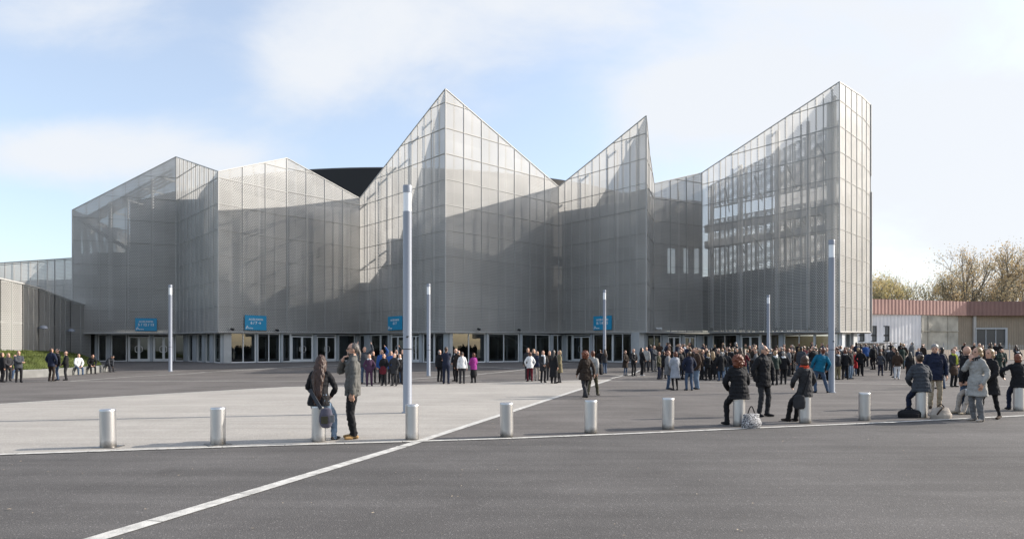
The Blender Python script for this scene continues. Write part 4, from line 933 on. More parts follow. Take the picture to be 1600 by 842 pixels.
    piv = Vector((hx, hy, hz)); lm_ = Matrix.Translation(piv) @ Matrix.Rotation(R(p.get('twist', 0)), 4, 'Z') @ Matrix.Rotation(R(p.get('roll', 0)), 4, 'Y') @ Matrix.Rotation(R(p.get('lean', 0)), 4, 'X') @ Matrix.Translation(-piv)
    return B + [xf(q, lm_) for q in U + hd], [xf(q, lm_) for q in hr], (lm_ @ hm)
def remesh(prims, vox, name, disp=0., smooth=2):
    V, Fc = [], []
    for v, f, c in prims:
        i = len(V); V += v; Fc += [tuple(i + k for k in q) for q in f]
    me = bpy.data.meshes.new('tmp'); me.from_pydata(V, [], Fc); bm = bmesh.new(); bm.from_mesh(me); bmesh.ops.recalc_face_normals(bm, faces=bm.faces[:]); bm.to_mesh(me); bm.free()
    o = bpy.data.objects.new('tmp', me); C.objects.link(o)
    md = o.modifiers.new('r', 'REMESH'); md.mode = 'VOXEL'; md.voxel_size = vox; md.adaptivity = 0
    sm = o.modifiers.new('s', 'SMOOTH'); sm.factor = .5; sm.iterations = smooth
    bpy.context.view_layer.update(); dg = bpy.context.evaluated_depsgraph_get(); res = bpy.data.meshes.new_from_object(o.evaluated_get(dg)); bpy.data.objects.remove(o); bpy.data.meshes.remove(me)
    n = sum(len(q[0]) for q in prims); kd = KDTree(n); cl = []; i = 0
    for v, f, c in prims:
        for x in v: kd.insert(x, i); cl.append(c); i += 1
    kd.balance()
    vc = [cl[kd.find(v.co)[1]] for v in res.vertices]
    if disp:
        nn = [v.normal.copy() for v in res.vertices]
        for v, c, q in zip(res.vertices, vc, nn):
            if c in (TOP, BOT): s_ = v.co * 16; v.co += q * disp * (noise.noise(Vector((v.co.x * 9, v.co.y * 9, v.co.z * 15))) + .7 * noise.noise(s_ * 1.3) + .5 * noise.noise(Vector((s_.x * 2.2, s_.y * 2.2, s_.z * 1.1))))
            elif c == HAIR: v.co += q * disp * .9 * noise.noise(Vector((v.co.x * 55, v.co.y * 55, v.co.z * 7)))
    mi = []
    for pl in res.polygons:
        ks = [vc[k] for k in pl.vertices]; mi.append(max(set(ks), key=ks.count))
    for k in range(7): res.materials.append(None)
    res.polygons.foreach_set('material_index', mi); res.polygons.foreach_set('use_smooth', [True] * len(res.polygons)); res.name = name; res.update()
    return res
# cloth colours
COL = dict(black=(.010, .010, .012), charcoal=(.030, .030, .033), navy=(.012, .017, .038), brown=(.050, .030, .020), darkbrown=(.028, .019, .014), grey=(.15, .15, .155), paleblue=(.30, .32, .36), palegrey=(.33, .32, .30), white=(.72, .72, .72),
           beige=(.34, .28, .20), tan=(.36, .22, .09), olive=(.060, .056, .034), green=(.022, .036, .030), red=(.42, .018, .022), teal=(.004, .115, .20), magenta=(.26, .03, .20), plum=(.055, .025, .055), jeans=(.055, .085, .14), palejeans=(.16, .22, .30), burgundy=(.10, .010, .018), khaki=(.17, .145, .085), yellow=(.40, .42, .05),
           orange=(.62, .065, .025), blue=(.03, .09, .28), slate=(.05, .055, .065), skin=(.52, .30, .21), pink=(.35, .12, .12), stone=(.40, .35, .30),
           h_dark=(.012, .009, .008), h_brown=(.045, .024, .013), h_fair=(.30, .20, .10), h_grey=(.22, .21, .20), h_red=(.155, .042, .016), h_auburn=(.10, .028, .012), h_chestnut=(.046, .018, .009), violet=(.10, .095, .125), h_ash=(.10, .085, .075), denim=(.115, .113, .105))
_pm = {}
def cm(k, kind='cloth'):
    if k not in _pm:
        c = COL[k]
        if k == 'skin': _pm[k] = mat('skin', c, .55, noise_s=12, noise_a=.08)
        elif k.startswith('h_'): _pm[k] = mat('hair_' + k[2:], c, .38, noise_s=40, noise_a=.45, bump=.4, bump_s=120)
        else: _pm[k] = mat('cloth_' + k, c, .85, noise_s=5, noise_a=.22, bump=.35, bump_s=16, spec=.3)
    return _pm[k]
eye_m = mat('eye_dark', (.015, .012, .01), .2)
def dress(o, top, bot, shoe, hair, acc='white'):
    for i, k in enumerate(('skin', top, bot, shoe, hair, acc)):
        o.material_slots[i].link = 'OBJECT'; o.material_slots[i].material = cm(k)
    o.material_slots[6].link = 'OBJECT'; o.material_slots[6].material = eye_m
def person(name, me, loc, yaw, h, label, cols, group=None):
    o = bpy.data.objects.new('person', me); C.objects.link(o); o.location = loc; o.rotation_euler = (0, 0, R(yaw)); s_ = h / 1.75; o.scale = (s_, s_, s_); dress(o, *cols); return tag(o, label, 'person', group)

A_DOWN = dict(armL=(.255, -.02, .86), armR=(-.255, -.02, .86), ankL=(.105, .02, .085), ankR=(-.105, .02, .085))
A_POCK = dict(armL=(.205, -.10, .93), armR=(-.205, -.10, .93), elbL=(1, .5, 0), elbR=(-1, .5, 0), hideL=1, hideR=1, ankL=(.13, .0, .085), ankR=(-.12, .03, .085))
A_FOLD = dict(armL=(-.10, -.20, 1.17), armR=(.10, -.22, 1.13), elbL=(1, -.1, -.6), elbR=(-1, -.1, -.6), hideL=1, ankL=(.11, .02, .085), ankR=(-.11, .02, .085))
A_MOUTH = dict(armL=(.25, -.03, .88), armR=(-.085, -.22, 1.44), elbR=(-.7, -.3, -1), handR=(.45, .35, .8), palmR=(.3, 1, 0), ankL=(.11, .02, .085), ankR=(-.11, .02, .085))
A_CLASP = dict(armL=(.07, -.21, .98), armR=(-.07, -.21, .97), elbL=(1, .4, -.2), elbR=(-1, .4, -.2), ankL=(.10, .02, .085), ankR=(-.10, .02, .085))
A_WALK = dict(armL=(.27, -.16, .90), armR=(-.27, .16, .90), ankL=(.09, .27, .12), ankR=(-.09, -.27, .085), toeL=4, toeR=-4, hip=(0, 0, .90))
A_UP2 = dict(armL=(.33, -.05, 1.88), armR=(-.33, -.05, 1.90), elbL=(1, 0, 0), elbR=(-1, 0, 0), curl=.2, ankL=(.11, .02, .085), ankR=(-.11, .02, .085))
A_UP1 = dict(armL=(.20, -.06, 1.90), elbL=(1, -.2, 0), armR=(-.255, -.02, .86), curl=.2, ankL=(.11, .02, .085), ankR=(-.11, .02, .085))
A_LEAN = dict(armL=(.23, -.05, .88), armR=(-.20, -.12, .95), hideR=1, ankL=(.14, -.05, .085), ankR=(-.05, .05, .085), roll=4)
def sit(hz=.52, ank=.45, sp=.12): return dict(hip=(0, 0, hz + .09), ankL=(sp, -ank, .085), ankR=(-sp, -ank + .05, .085), armL=(.13, -.28, .98), armR=(-.10, -.28, .98), elbL=(1, .5, 0), elbR=(-1, .5, 0), hem=.86, slump=.35, lean=8)
def mk(*ds, **k):
    r_ = {}
    for d in ds: r_.update(d)
    r_.update(k); return r_
SPEC = dict(
    stand=mk(A_DOWN, top='jacket', hair='short'), pocket=mk(A_POCK, top='jacket', hair='short', collar=1), folded=mk(A_FOLD, top='jacket', hair='short'), long_man=mk(A_POCK, top='coat', hair='short', collar=1, hem=.62),
    coat_w=mk(A_CLASP, fem=1, top='coat', flare=.03, low='tights', hair='bob', collar=1), coat_l=mk(A_DOWN, fem=1, top='longcoat', flare=.04, low='tights', hair='long', scarf=0, boots=1), jack_w=mk(A_POCK, fem=1, top='jacket', hair='bob', scarf=1),
    slim_w=mk(A_CLASP, fem=1, top='jacket', hair='long', hair_len=.30), tail_w=mk(A_DOWN, fem=1, top='jacket', hair='tail', hem=.86), phone=mk(A_MOUTH, top='jacket', hair='short'), heavy=mk(A_DOWN, top='jacket', hair='thin', fat=1.16), thin=mk(A_CLASP, top='jacket', hair='thin', shirt=1),
    up2=mk(A_UP2, top='jacket', hair='short'), up1=mk(A_UP1, top='jacket', hair='short'), curly_w=mk(A_LEAN, fem=1, top='coat', hem=.68, hair='curly'), hood=mk(A_LEAN, top='jacket', hair='short', hood='acc'), short_s=mk(A_FOLD, top='shirt', short_sleeves=1, hair='short', fat=1.08),
    scarf_m=mk(A_CLASP, top='coat', hem=.66, hair='short', scarf='long'), puffer_w=mk(A_POCK, fem=1, top='puffer', hair='bob', hem=.66), skirt_w=mk(A_CLASP, fem=1, top='jacket', low='skirt', hair='bob'),
    bench=mk(sit(), hair='short'), bench_read=mk(sit(), hair='short', head_pitch=35, slump=.8, lean=12), bench_bow=mk(sit(), hair='short', head_pitch=45, slump=1.1, lean=22, armL=(.12, -.42, .86), armR=(-.12, -.42, .86)))
def _all(p):
    b, h_, _ = build_prims(p); return b + h_
PM = {k: remesh(_all(p), .021, 'person_' + k, 0.005, 1) for k, p in SPEC.items()}
VR = random.Random(31)
def variant(p):
    q = dict(p); sx = VR.choice((-1, 1)); q['head_yaw'] = VR.uniform(-45, 45); q['head_pitch'] = VR.uniform(-6, 16); q['head_roll'] = VR.uniform(-6, 6); q['twist'] = VR.uniform(-14, 14); q['roll'] = VR.uniform(-3.5, 3.5); q['lean'] = VR.uniform(-2, 7)
    hx = .035 * sx; q['hip'] = (hx, 0, .915); q['ankL'] = (q['ankL'][0] + VR.uniform(0, .07), VR.uniform(-.10, .10), .085); q['ankR'] = (q['ankR'][0] - VR.uniform(0, .07), VR.uniform(-.10, .10), .085); q['fat'] = p.get('fat', 1.0) * VR.uniform(.95, 1.18)
    if VR.random() < .35: q['armR'] = (-.12, -.32, 1.16); q['elbR'] = (-.8, .2, -.8); q['hideR'] = 0      # talking with one hand
    elif VR.random() < .35: q['armL'] = (.05, -.20, 1.40); q['elbL'] = (.5, -.3, -1); q['hideL'] = 0        # hand at the chin or phone
    return q
for k in ('stand', 'pocket', 'folded', 'long_man', 'coat_w', 'jack_w', 'slim_w', 'tail_w', 'heavy', 'thin', 'hood', 'puffer_w'):
    for e in ('a', 'b'): SPEC[k + e] = variant(SPEC[k]); PM[k + e] = remesh(_all(SPEC[k + e]), .021, 'person_' + k, 0.005, 1)

# ---- people one can point out: feet in the picture, head top, pose, yaw (0 = towards the camera, 90 = right, 180 = away), colours
G1, G2_, G3, G4 = 'people by the grass bank', 'waving group in front of the doors', 'people chatting near the middle', 'people standing before the crowd'
def put(u, v, vh, pose, yaw, top, bot, hair, label, acc='white', shoe='black', group=None):
    g = ground_at(u, v); h = (v - vh) * g.y / F
    return person('person', PM[pose], g, yaw, h / (1.0 if pose not in ('x',) else 1), label, (top, bot, shoe, hair, acc), group)
P_LIST = [
 (3, 597, 551, 'stand', 150, 'black', 'black', 'h_brown', 'person in black cut off by the left edge of the photo', G1), (13, 595.5, 552, 'slim_w', 60, 'charcoal', 'charcoal', 'h_fair', 'fair-haired person in charcoal second from the left edge', G1),
 (29, 597.5, 548.5, 'folded', 50, 'slate', 'black', 'h_brown', 'person with folded arms in slate jacket near the left edge', G1), (80, 595.8, 544, 'pocket', 170, 'navy', 'darkbrown', 'h_brown', 'person from behind in dark navy jacket and brown trousers by the seat wall', G1),
 (90, 593.8, 545, 'phone', -60, 'black', 'jeans', 'h_dark', 'person in black and jeans with a hand at the mouth by the seat wall', G1), (103, 594, 549, 'thin', -50, 'black', 'charcoal', 'h_brown', 'person in open black coat with a pale shirt front by the seat wall', G1),
 (569.5, 599, 542.5, 'up2', 10, 'slate', 'jeans', 'h_brown', 'person with both arms raised, waving in front of the doors', G2_), (577, 603, 553.5, 'jack_w', 12, 'plum', 'plum', 'h_fair', 'person in plum jacket and white scarf in front of the waving one', G2_), (583, 598, 549, 'stand', 20, 'black', 'charcoal', 'h_dark', 'dark figure standing half behind the plum jacket', G2_),
 (596.5, 598.5, 547, 'up1', 5, 'blue', 'black', 'h_brown', 'person in blue jacket with one arm raised', G2_), (600, 602.5, 553, 'slim_w', 0, 'black', 'charcoal', 'h_brown', 'brown-haired person in black with a burgundy bag in the waving group', G2_), (611, 599, 548.7, 'stand', 15, 'blue', 'charcoal', 'h_dark', 'dark-haired person in blue between the raised arms', G2_),
 (616, 602.8, 552, 'puffer_w', -20, 'charcoal', 'charcoal', 'h_grey', 'grey-haired person in long charcoal quilted coat', G2_), (619, 598, 547, 'up1', 0, 'black', 'black', 'h_brown', 'person in black with one arm raised behind the grey hair', G2_), (624.5, 600.5, 553.5, 'jack_w', 10, 'black', 'charcoal', 'h_grey', 'person in black with a white scarf left of the tall lamp post', G2_),
 (629, 599, 546.6, 'heavy', 0, 'darkbrown', 'jeans', 'h_brown', 'tall person half hidden by the tall lamp post', G2_),
 (687, 596, 547, 'heavy', 150, 'black', 'black', 'h_grey', 'grey-haired person in black behind the short-sleeved one', G3), (697, 599.8, 542, 'short_s', 178, 'navy', 'navy', 'h_brown', 'broad person in navy short-sleeved shirt seen from behind', G3), (712, 595.5, 544.6, 'thin', -50, 'black', 'black', 'h_grey', 'person in open black jacket facing the white jacket', G3), (716.5, 597, 547.5, 'heavy', 160, 'darkbrown', 'black', 'h_grey', 'stout person in dark brown beside the white jacket', G3),
 (722, 599.3, 550, 'tail_w', 185, 'white', 'charcoal', 'h_brown', 'person in white jacket and dark trousers seen from behind', G3), (740, 598.3, 551.5, 'skirt_w', 205, 'magenta', 'black', 'h_auburn', 'person in magenta cardigan and black skirt', G3),
 (825, 593, 544, 'stand', 10, 'charcoal', 'charcoal', 'h_brown', 'tall person half hidden behind the white jacket and burgundy trousers', G3), (828, 595.8, 550, 'jack_w', 190, 'white', 'burgundy', 'h_auburn', 'person in white jacket and burgundy trousers seen from behind', G3), (834, 592, 545.5, 'slim_w', 0, 'charcoal', 'navy', 'h_fair', 'fair-haired person behind the white jacket and burgundy trousers', G3), (839.5, 594.3, 549, 'stand', 20, 'navy', 'stone', 'h_brown', 'person in navy jacket and pale stone trousers', G3),
 (848.6, 597.6, 548, 'scarf_m', 15, 'charcoal', 'black', 'h_auburn', 'auburn-haired person in charcoal coat with a long white scarf', G3), (858.5, 594.5, 548.5, 'stand', 0, 'brown', 'charcoal', 'h_brown', 'person in brown just left of the long black coat', G3), (865, 599, 546.8, 'coat_l', 140, 'black', 'black', 'h_dark', 'person in ankle-length black coat with long black hair', G3), (874, 597.8, 547.6, 'coat_w', -70, 'khaki', 'charcoal', 'h_fair', 'fair-haired person in khaki green coat', G3),
 (937.5, 583.6, 546, 'phone', 150, 'black', 'jeans', 'h_dark', 'dark person holding a phone to the face by the slim lamp', G4), (945, 584, 546, 'slim_w', 200, 'charcoal', 'jeans', 'h_brown', 'long-haired person in jeans in front of the slim lamp', G4),
 (977, 586.8, 547.6, 'coat_w', 40, 'darkbrown', 'jeans', 'h_brown', 'person in dark brown coat and jeans, first right of the slim lamp', G4), (990, 587.6, 545, 'thin', 30, 'black', 'black', 'h_fair', 'fair-haired person in black, second right of the slim lamp', G4), (1003, 587, 543.6, 'slim_w', 100, 'black', 'black', 'h_dark', 'slim person in black with white shoes and a shoulder bag', G4, 'white', 'white'), (1010, 581, 542.5, 'stand', -20, 'palegrey', 'charcoal', 'h_fair', 'fair-haired person in pale grey beside the concrete column', G4),
 (1016, 579, 538.5, 'stand', 170, 'navy', 'charcoal', 'h_dark', 'person in navy from behind beside the concrete column', G4), (1022, 580, 540, 'folded', 30, 'slate', 'grey', 'h_brown', 'person in slate jacket with grey trousers by the concrete column', G4), (1029.5, 592.6, 549.4, 'hood', 70, 'olive', 'navy', 'h_brown', 'person in olive jacket facing right', G4, 'khaki'), (1037, 591, 548.4, 'stand', 150, 'black', 'black', 'h_brown', 'person in black between the olive jacket and the grey coat', G4),
 (1044, 608, 548, 'puffer_w', 75, 'grey', 'jeans', 'h_auburn', 'person in grey coat facing the pale blue-grey coat', G4), (1055, 609.6, 549.4, 'coat_w', 195, 'paleblue', 'black', 'h_auburn', 'person in pale blue-grey coat and black leggings seen from behind', G4), (1077, 609.8, 549, 'pocket', 190, 'navy', 'jeans', 'h_brown', 'person in navy jacket and dark jeans seen from behind', G4), (1089, 608, 543.6, 'pocket', -80, 'brown', 'palejeans', 'h_brown', 'person in brown jacket and pale jeans facing left', G4),
 (1106.5, 594.3, 551.7, 'jack_w', 190, 'black', 'black', 'h_fair', 'blonde person in black coat at the front of the crowd', G4), (1114, 593, 549, 'coat_l', 170, 'black', 'black', 'h_fair', 'person with long fair hair in long black coat', G4), (1127, 595.3, 550, 'long_man', 185, 'black', 'jeans', 'h_grey', 'grey-haired person in long black jacket at the front of the crowd', G4), (1135, 593, 549, 'pocket', 160, 'charcoal', 'palejeans', 'h_brown', 'person in charcoal and pale jeans at the front of the crowd', G4, 'white', 'white'), (1148, 590, 547, 'pocket', 200, 'green', 'jeans', 'h_dark', 'person in dark green jacket and jeans seen from behind', G4),
 (1212, 601.5, 548, 'hood', 200, 'green', 'black', 'h_fair', 'fair-haired person in dark green parka behind the bespectacled one', G4), (1225.5, 600.3, 549, 'hood', 170, 'black', 'black', 'h_grey', 'person in black jacket with a white hood lying on the back', G4), (1237, 585.5, 545.6, 'skirt_w', 20, 'black', 'black', 'h_dark', 'person in black dress at the front of the crowd', G4), (1249, 586, 543, 'stand', 160, 'brown', 'palejeans', 'h_fair', 'person in brown jacket left of the blue sweater', G4), (1270, 588, 542, 'long_man', 190, 'charcoal', 'charcoal', 'h_grey', 'large person in charcoal coat behind the blue sweater', G4),
 (1309.5, 593, 547, 'hood', 210, 'charcoal', 'khaki', 'h_auburn', 'person in charcoal jacket and khaki trousers just right of the tall lamp', G4), (1321, 592.8, 546.7, 'jack_w', 160, 'black', 'black', 'h_auburn', 'auburn-haired person in black with white scarf right of the tall lamp', G4), (1328.5, 592, 545, 'stand', 30, 'black', 'palejeans', 'h_grey', 'person in black and pale jeans left of the red coat', G4), (1335.5, 586.8, 549.7, 'coat_w', -60, 'red', 'jeans', 'h_dark', 'person in bright red coat', G4), (1345, 587.5, 545.5, 'pocket', 140, 'black', 'black', 'h_brown', 'person in black just right of the red coat', G4),
 (1338, 574, 535, 'stand', 180, 'navy', 'navy', 'h_dark', 'person in dark navy far behind the red coat', G4), (1353, 573, 537, 'thin', 170, 'blue', 'charcoal', 'h_brown', 'person in blue far off under the shed windows', G4), (1358.7, 571.8, 540, 'pocket', 180, 'slate', 'charcoal', 'h_dark', 'person in slate jacket walking off under the shed windows', G4), (1365, 577.3, 538, 'stand', 200, 'black', 'black', 'h_grey', 'person in black below the shed shelf', G4), (1376.5, 579, 545, 'coat_w', 60, 'darkbrown', 'brown', 'h_brown', 'person in dark brown bending towards a dark pair', G4),
 (1380.5, 578.7, 543, 'folded', 170, 'charcoal', 'charcoal', 'h_dark', 'dark person left of a pale-backed one', G4), (1389, 578.5, 542, 'hood', 150, 'slate', 'slate', 'h_grey', 'person in slate with a white hood under the shed', G4), (1396, 574, 543, 'jack_w', 20, 'black', 'black', 'h_brown', 'person in black below the right end of the shelf', G4), (1402.8, 592.3, 548, 'hood', 150, 'brown', 'white', 'h_brown', 'person in brown jacket and bright white trousers', G4, 'brown'), (1410, 576, 541, 'long_man', 190, 'green', 'green', 'h_dark', 'tall person in dark green coat behind the white trousers', G4),
 (1422, 593.8, 549.7, 'coat_l', 170, 'black', 'black', 'h_dark', 'person in flared black coat with long dark hair seen from behind', G4), (1435.5, 580, 543.7, 'thin', 0, 'navy', 'charcoal', 'h_brown', 'person in navy with pale shirt behind the navy anorak', G4), (1471, 607.3, 542.7, 'pocket', 195, 'black', 'jeans', 'h_dark', 'person in black jacket and jeans seen from behind beside the yellow scarf', G4), (1490, 604.3, 545, 'scarf_m', 10, 'charcoal', 'black', 'h_brown', 'person with a long yellow-green scarf carrying a brown bag', G4, 'yellow'), (1493, 590, 541.8, 'stand', 0, 'white', 'jeans', 'h_fair', 'fair-haired person just behind the yellow scarf', G4),
 (1500.5, 590, 547, 'stand', 170, 'black', 'black', 'h_dark', 'person in black between the yellow scarf and the bald head', G4), (1544, 583.6, 548, 'stand', 20, 'slate', 'slate', 'h_brown', 'person in slate right of the pale grey coat', G4), (1549, 582, 547.5, 'folded', -10, 'black', 'black', 'h_dark', 'person in black with folded arms right of the pale grey coat', G4), (1555.5, 583, 549, 'jack_w', -30, 'black', 'charcoal', 'h_dark', 'person holding a white leaflet beside the dark green jacket', G4), (1566.5, 585, 545, 'heavy', -10, 'green', 'green', 'h_grey', 'stout person in dark green jacket before the wire fence', G4), (1591, 577.3, 544, 'hood', 170, 'black', 'navy', 'h_dark', 'person in black with white sleeves near the right edge', G4)]
for q in P_LIST:
    u, v, vh, pose, yaw, top, bot, hair, label, grp = q[:10]; acc = q[10] if len(q) > 10 else 'white'; shoe = q[11] if len(q) > 11 else 'black'
    put(u, v, vh, pose, yaw, top, bot, hair, label, acc, shoe, grp)
# sitters on the seat wall
def sit_wall(u, pose, yaw, top, bot, hair, label, acc='white', h=1.72):
    best = min((wall_at(i / 400) for i in range(401)), key=lambda p: abs(CX + F * p.x / p.y - u))
    t = WALL[0]; p = best + Vector((.1, .20, 0)); s_ = h / 1.75
    hz = (p.z + .47) / s_; 
    return person('person', PM[pose], Vector((p.x, p.y, p.z + .47 - .52 * s_)), yaw, h, label, (top, bot, 'black', hair, acc), G1)
sit_wall(21, 'bench', -10, 'charcoal', 'jeans', 'h_dark', 'person in jeans sitting on the seat wall behind the folded arms')
sit_wall(116, 'bench', 55, 'white', 'jeans', 'h_dark', 'person in white jacket sitting on the seat wall')
sit_wall(137, 'bench_read', 50, 'black', 'black', 'h_auburn', 'person in black reading on the seat wall')
sit_wall(163, 'bench_bow', 70, 'slate', 'charcoal', 'h_dark', 'person bent forward at the right end of the seat wall')
# the dense crowd before the right-hand doors
CR = random.Random(77); placed = [o.location.xy.copy() for o in C.objects if o.name.startswith('person')]
TC = [('black', 30, 'black'), ('charcoal', 18, 'charcoal'), ('navy', 12, 'navy'), ('darkbrown', 10, 'dark brown'), ('slate', 7, 'slate'), ('green', 5, 'dark green'), ('brown', 6, 'brown'), ('grey', 5, 'grey'), ('olive', 3, 'olive'), ('burgundy', 2, 'burgundy'), ('palegrey', 2, 'pale grey'), ('white', 1, 'white')]
HC = [('h_brown', 32, 'brown'), ('h_dark', 26, 'dark'), ('h_fair', 20, 'fair'), ('h_grey', 15, 'grey'), ('h_auburn', 7, 'auburn')]
BC = [('black', 35), ('charcoal', 20), ('jeans', 30), ('navy', 10), ('khaki', 4), ('palejeans', 5)]
def pick(L): return CR.choices(L, [q[1] for q in L])[0]
poses = ['stand', 'pocket', 'folded', 'long_man', 'coat_w', 'jack_w', 'slim_w', 'tail_w', 'phone', 'heavy', 'thin', 'curly_w', 'hood', 'scarf_m', 'puffer_w', 'coat_l'] + [k + e for k in ('stand', 'pocket', 'folded', 'long_man', 'coat_w', 'jack_w', 'slim_w', 'tail_w', 'heavy', 'thin', 'hood', 'puffer_w') for e in 'ab'] * 2
def crowd(n, u0, u1, ya, yb, where, sep=.52, bias=1.0):
    k = 0; tries = 0
    while k < n and tries < 6000:
        tries += 1; Y = ya + (yb - ya) * CR.random() ** bias; u = CR.uniform(u0, u1); p = Vector(((u - CX) / F * Y, Y))
        if any((p - q).length < sep for q in placed): continue
        placed.append(p); k += 1; t, hcol, b = pick(TC), pick(HC), pick(BC); po = CR.choice(poses)
        h = CR.gauss(1.72, .085) - (.07 if SPEC[po].get('fem') else -.02)
        person('person', PM[po], Vector((p.x, p.y, gz(Y))), CR.gauss(180, 60) if CR.random() < .65 else CR.uniform(0, 360), h, '%s-haired person in %s %s' % (hcol[2], t[2], where), (t[0], b[0], 'black', hcol[0], 'white' if CR.random() < .4 else t[0]), 'people in the dense crowd')
crowd(112, 1062, 1334, 36.5, 53, 'in the dense crowd before the right-hand doors', bias=.8)
crowd(34, 1020, 1312, 53, 57.5, 'in the crowd right at the hall doors', .6)
crowd(16, 1336, 1446, 40, 62, 'in the loose groups before the white shed wall', .7)
crowd(10, 1478, 1600, 44, 66, 'in the loose groups before the brown shed wall', .8)
# ------------------------------------------------------------------ the large near figures, each with its own pose; hair and glasses are parts
def near(u, v, yaw, h, p, cols, label, name='person', vox=.0115, loc=None, disp=.011):
    g = loc if loc is not None else ground_at(u, v); b, hr, hm = build_prims(p); me = remesh(b, vox, 'near_person', disp, 2)
    o = person('person', me, g, yaw, h, label, cols)
    if hr:
        hme = remesh(hr, .0105, 'near_hair', .016 if p.get('hair') in ('curly', 'long') else .008, 1); ho = bpy.data.objects.new('hair', hme); C.objects.link(ho); ho.parent = o
        for i in range(7): ho.material_slots[i].link = 'OBJECT'; ho.material_slots[i].material = cm(cols[3])
    if p.get('glasses'):
        mb = MB(); P = lambda x, y, z: hm @ Vector((x, y, z))
        for s_ in (-1, 1):
            c = [(s_ * .012, -.112, .178), (s_ * .056, -.108, .178), (s_ * .054, -.108, .148), (s_ * .016, -.112, .148)]
            for a_, b_ in zip(c, c[1:] + c[:1]): mb.beam(P(*a_), P(*b_), .006, .006)
            mb.beam(P(s_ * .056, -.108, .174), P(s_ * .084, .0, .165), .006, .006)
        mb.beam(P(-.012, -.113, .172), P(.012, -.113, .172), .006, .006); mb.build('glasses', eye_m, o)
    return o, g
def perch(hz=.655, ank=.30, sp=.15, **k):
    d = dict(hip=(0, 0, hz + .105), ankL=(sp, -ank, .085), ankR=(-sp, -ank + .06, .085), armL=(.13, -.27, 1.0), armR=(-.13, -.26, 1.0), elbL=(1, .5, -.1), elbR=(-1, .5, -.1), slump=.3, lean=4, hem=.80); d.update(k); return d
def on_bollard(i, yaw, h, p, cols, label, dx=0, dy=0):
    return near(0, 0, yaw, h, p, cols, label, loc=BP[i] + Vector((dx, dy, 0)))
W1, g1 = on_bollard(2, 172, 1.72, perch(.665, .30, .20, fem=1, fat=1.1, top='sweater', hair='long', hair_len=.74, hem=.82, head_yaw=6, head_pitch=6), ('black', 'palejeans', 'charcoal', 'h_chestnut', 'black'), 'long-haired woman in black sitting on a bollard with her back turned')
M1, gm = near(551, 685, -72, 1.80, mk(A_MOUTH, top='jacket', hair='tail', collar=1, glasses=1, beard=1, hem=.80, head_yaw=-6, head_pitch=-2, armL=(.22, -.02, .83), armR=(-.05, -.185, 1.43), elbR=(-.5, -.4, -1), legw=1.06, shirt=1, curl=.7), ('denim', 'black', 'tan', 'h_ash', 'black'), 'man in grey denim jacket and tan boots holding a hand to his mouth')
on_bollard(7, 190, 1.70, perch(.665, .28, .15, fem=1, fat=1.12, top='puffer', hair='curly', hem=.76, collar=1), ('black', 'black', 'black', 'h_red', 'black'), 'curly red-haired woman in black quilted jacket seated on a bollard, seen from behind')
near(1193, 650.5, 28, 1.78, mk(A_POCK, top='jacket', hair='short', collar=1, shirt=1, glasses=1, fat=1.04, hem=.74, head_yaw=22, armR=(-.24, .02, .90), armL=(.215, -.12, .92)), ('black', 'charcoal', 'black', 'h_grey', 'slate'), 'grey-haired man with glasses in black jacket standing beside the red-haired woman')
on_bollard(8, 205, 1.68, perch(.665, .42, .10, fem=1, top='coat', hair='bob', hem=.78, scarf=1, lean=-3, head_yaw=-55, armR=(-.22, -.12, .95)), ('charcoal', 'black', 'darkbrown', 'h_chestnut', 'orange'), 'woman with an orange-red scarf perched on a bollard', dx=-.0)
near(1281, 613.5, 170, 1.76, mk(A_DOWN, top='sweater', hair='short', fat=1.12, roll=-11, armR=(-.30, -.06, .96), armL=(.26, -.10, .93), hideR=0, ankL=(.16, .02, .085), ankR=(-.30, -.05, .085), hip=(.02, 0, .90)), ('teal', 'jeans', 'black', 'h_auburn', 'teal'), 'person in bright teal blue sweater leaning on the tall right lamp post')
on_bollard(10, 178, 1.70, perch(.665, .26, .17, fem=1, fat=1.12, top='puffer', hair='bun', hem=.80, collar=1), ('slate', 'navy', 'black', 'h_brown', 'grey'), 'woman with a hair bun in grey quilted jacket seated on a bollard')
near(1461, 638, -18, 1.83, mk(A_DOWN, top='jacket', hair='cap', collar=1, fat=1.10, hem=.78, head_yaw=-16, head_pitch=10, armL=(.27, -.06, .90), armR=(-.26, -.10, .92)), ('navy', 'beige', 'brown', 'h_grey', 'stone'), 'tall grey-haired man in navy anorak and beige trousers')
near(1511, 645.5, -150, 1.76, mk(A_DOWN, top='jacket', hair='bald', fat=1.06, hem=.78, head_yaw=-10), ('black', 'jeans', 'charcoal', 'skin', 'black'), 'bald man in black jacket and jeans turned away from the camera')
near(0, 0, -78, 1.72, perch(.665, .46, .12, top='jacket', hair='short', hem=.86, lean=0, slump=.1, head_pitch=10), ('black', 'stone', 'beige', 'h_brown', 'black'), 'seated person of whom mainly the pale trousers show, behind the grey coat', loc=BP[11] + Vector((.13, .05, 0)))
near(1527, 658, -82, 1.73, mk(A_MOUTH, fem=1, top='coat', fat=1.08, hem=.60, flare=.035, hair='bob', scarf=1, armR=(-.04, -.19, 1.43), elbR=(-.4, -.4, -1), armL=(.235, -.06, .90), legw=1.12, head_yaw=0), ('palegrey', 'grey', 'stone', 'h_fair', 'black'), 'fair-haired woman in pale grey coat holding a hand to her mouth')
near(1546, 654.5, -70, 1.70, mk(A_CLASP, fem=1, top='coat', hem=.62, flare=.05, low='tights', hair='bob', ankL=(.10, .22, .10), ankR=(-.08, -.22, .085), hip=(0, 0, .91), heels=1), ('black', 'black', 'brown', 'h_fair', 'black'), 'woman in flared black coat and brown heels behind the pale grey coat')
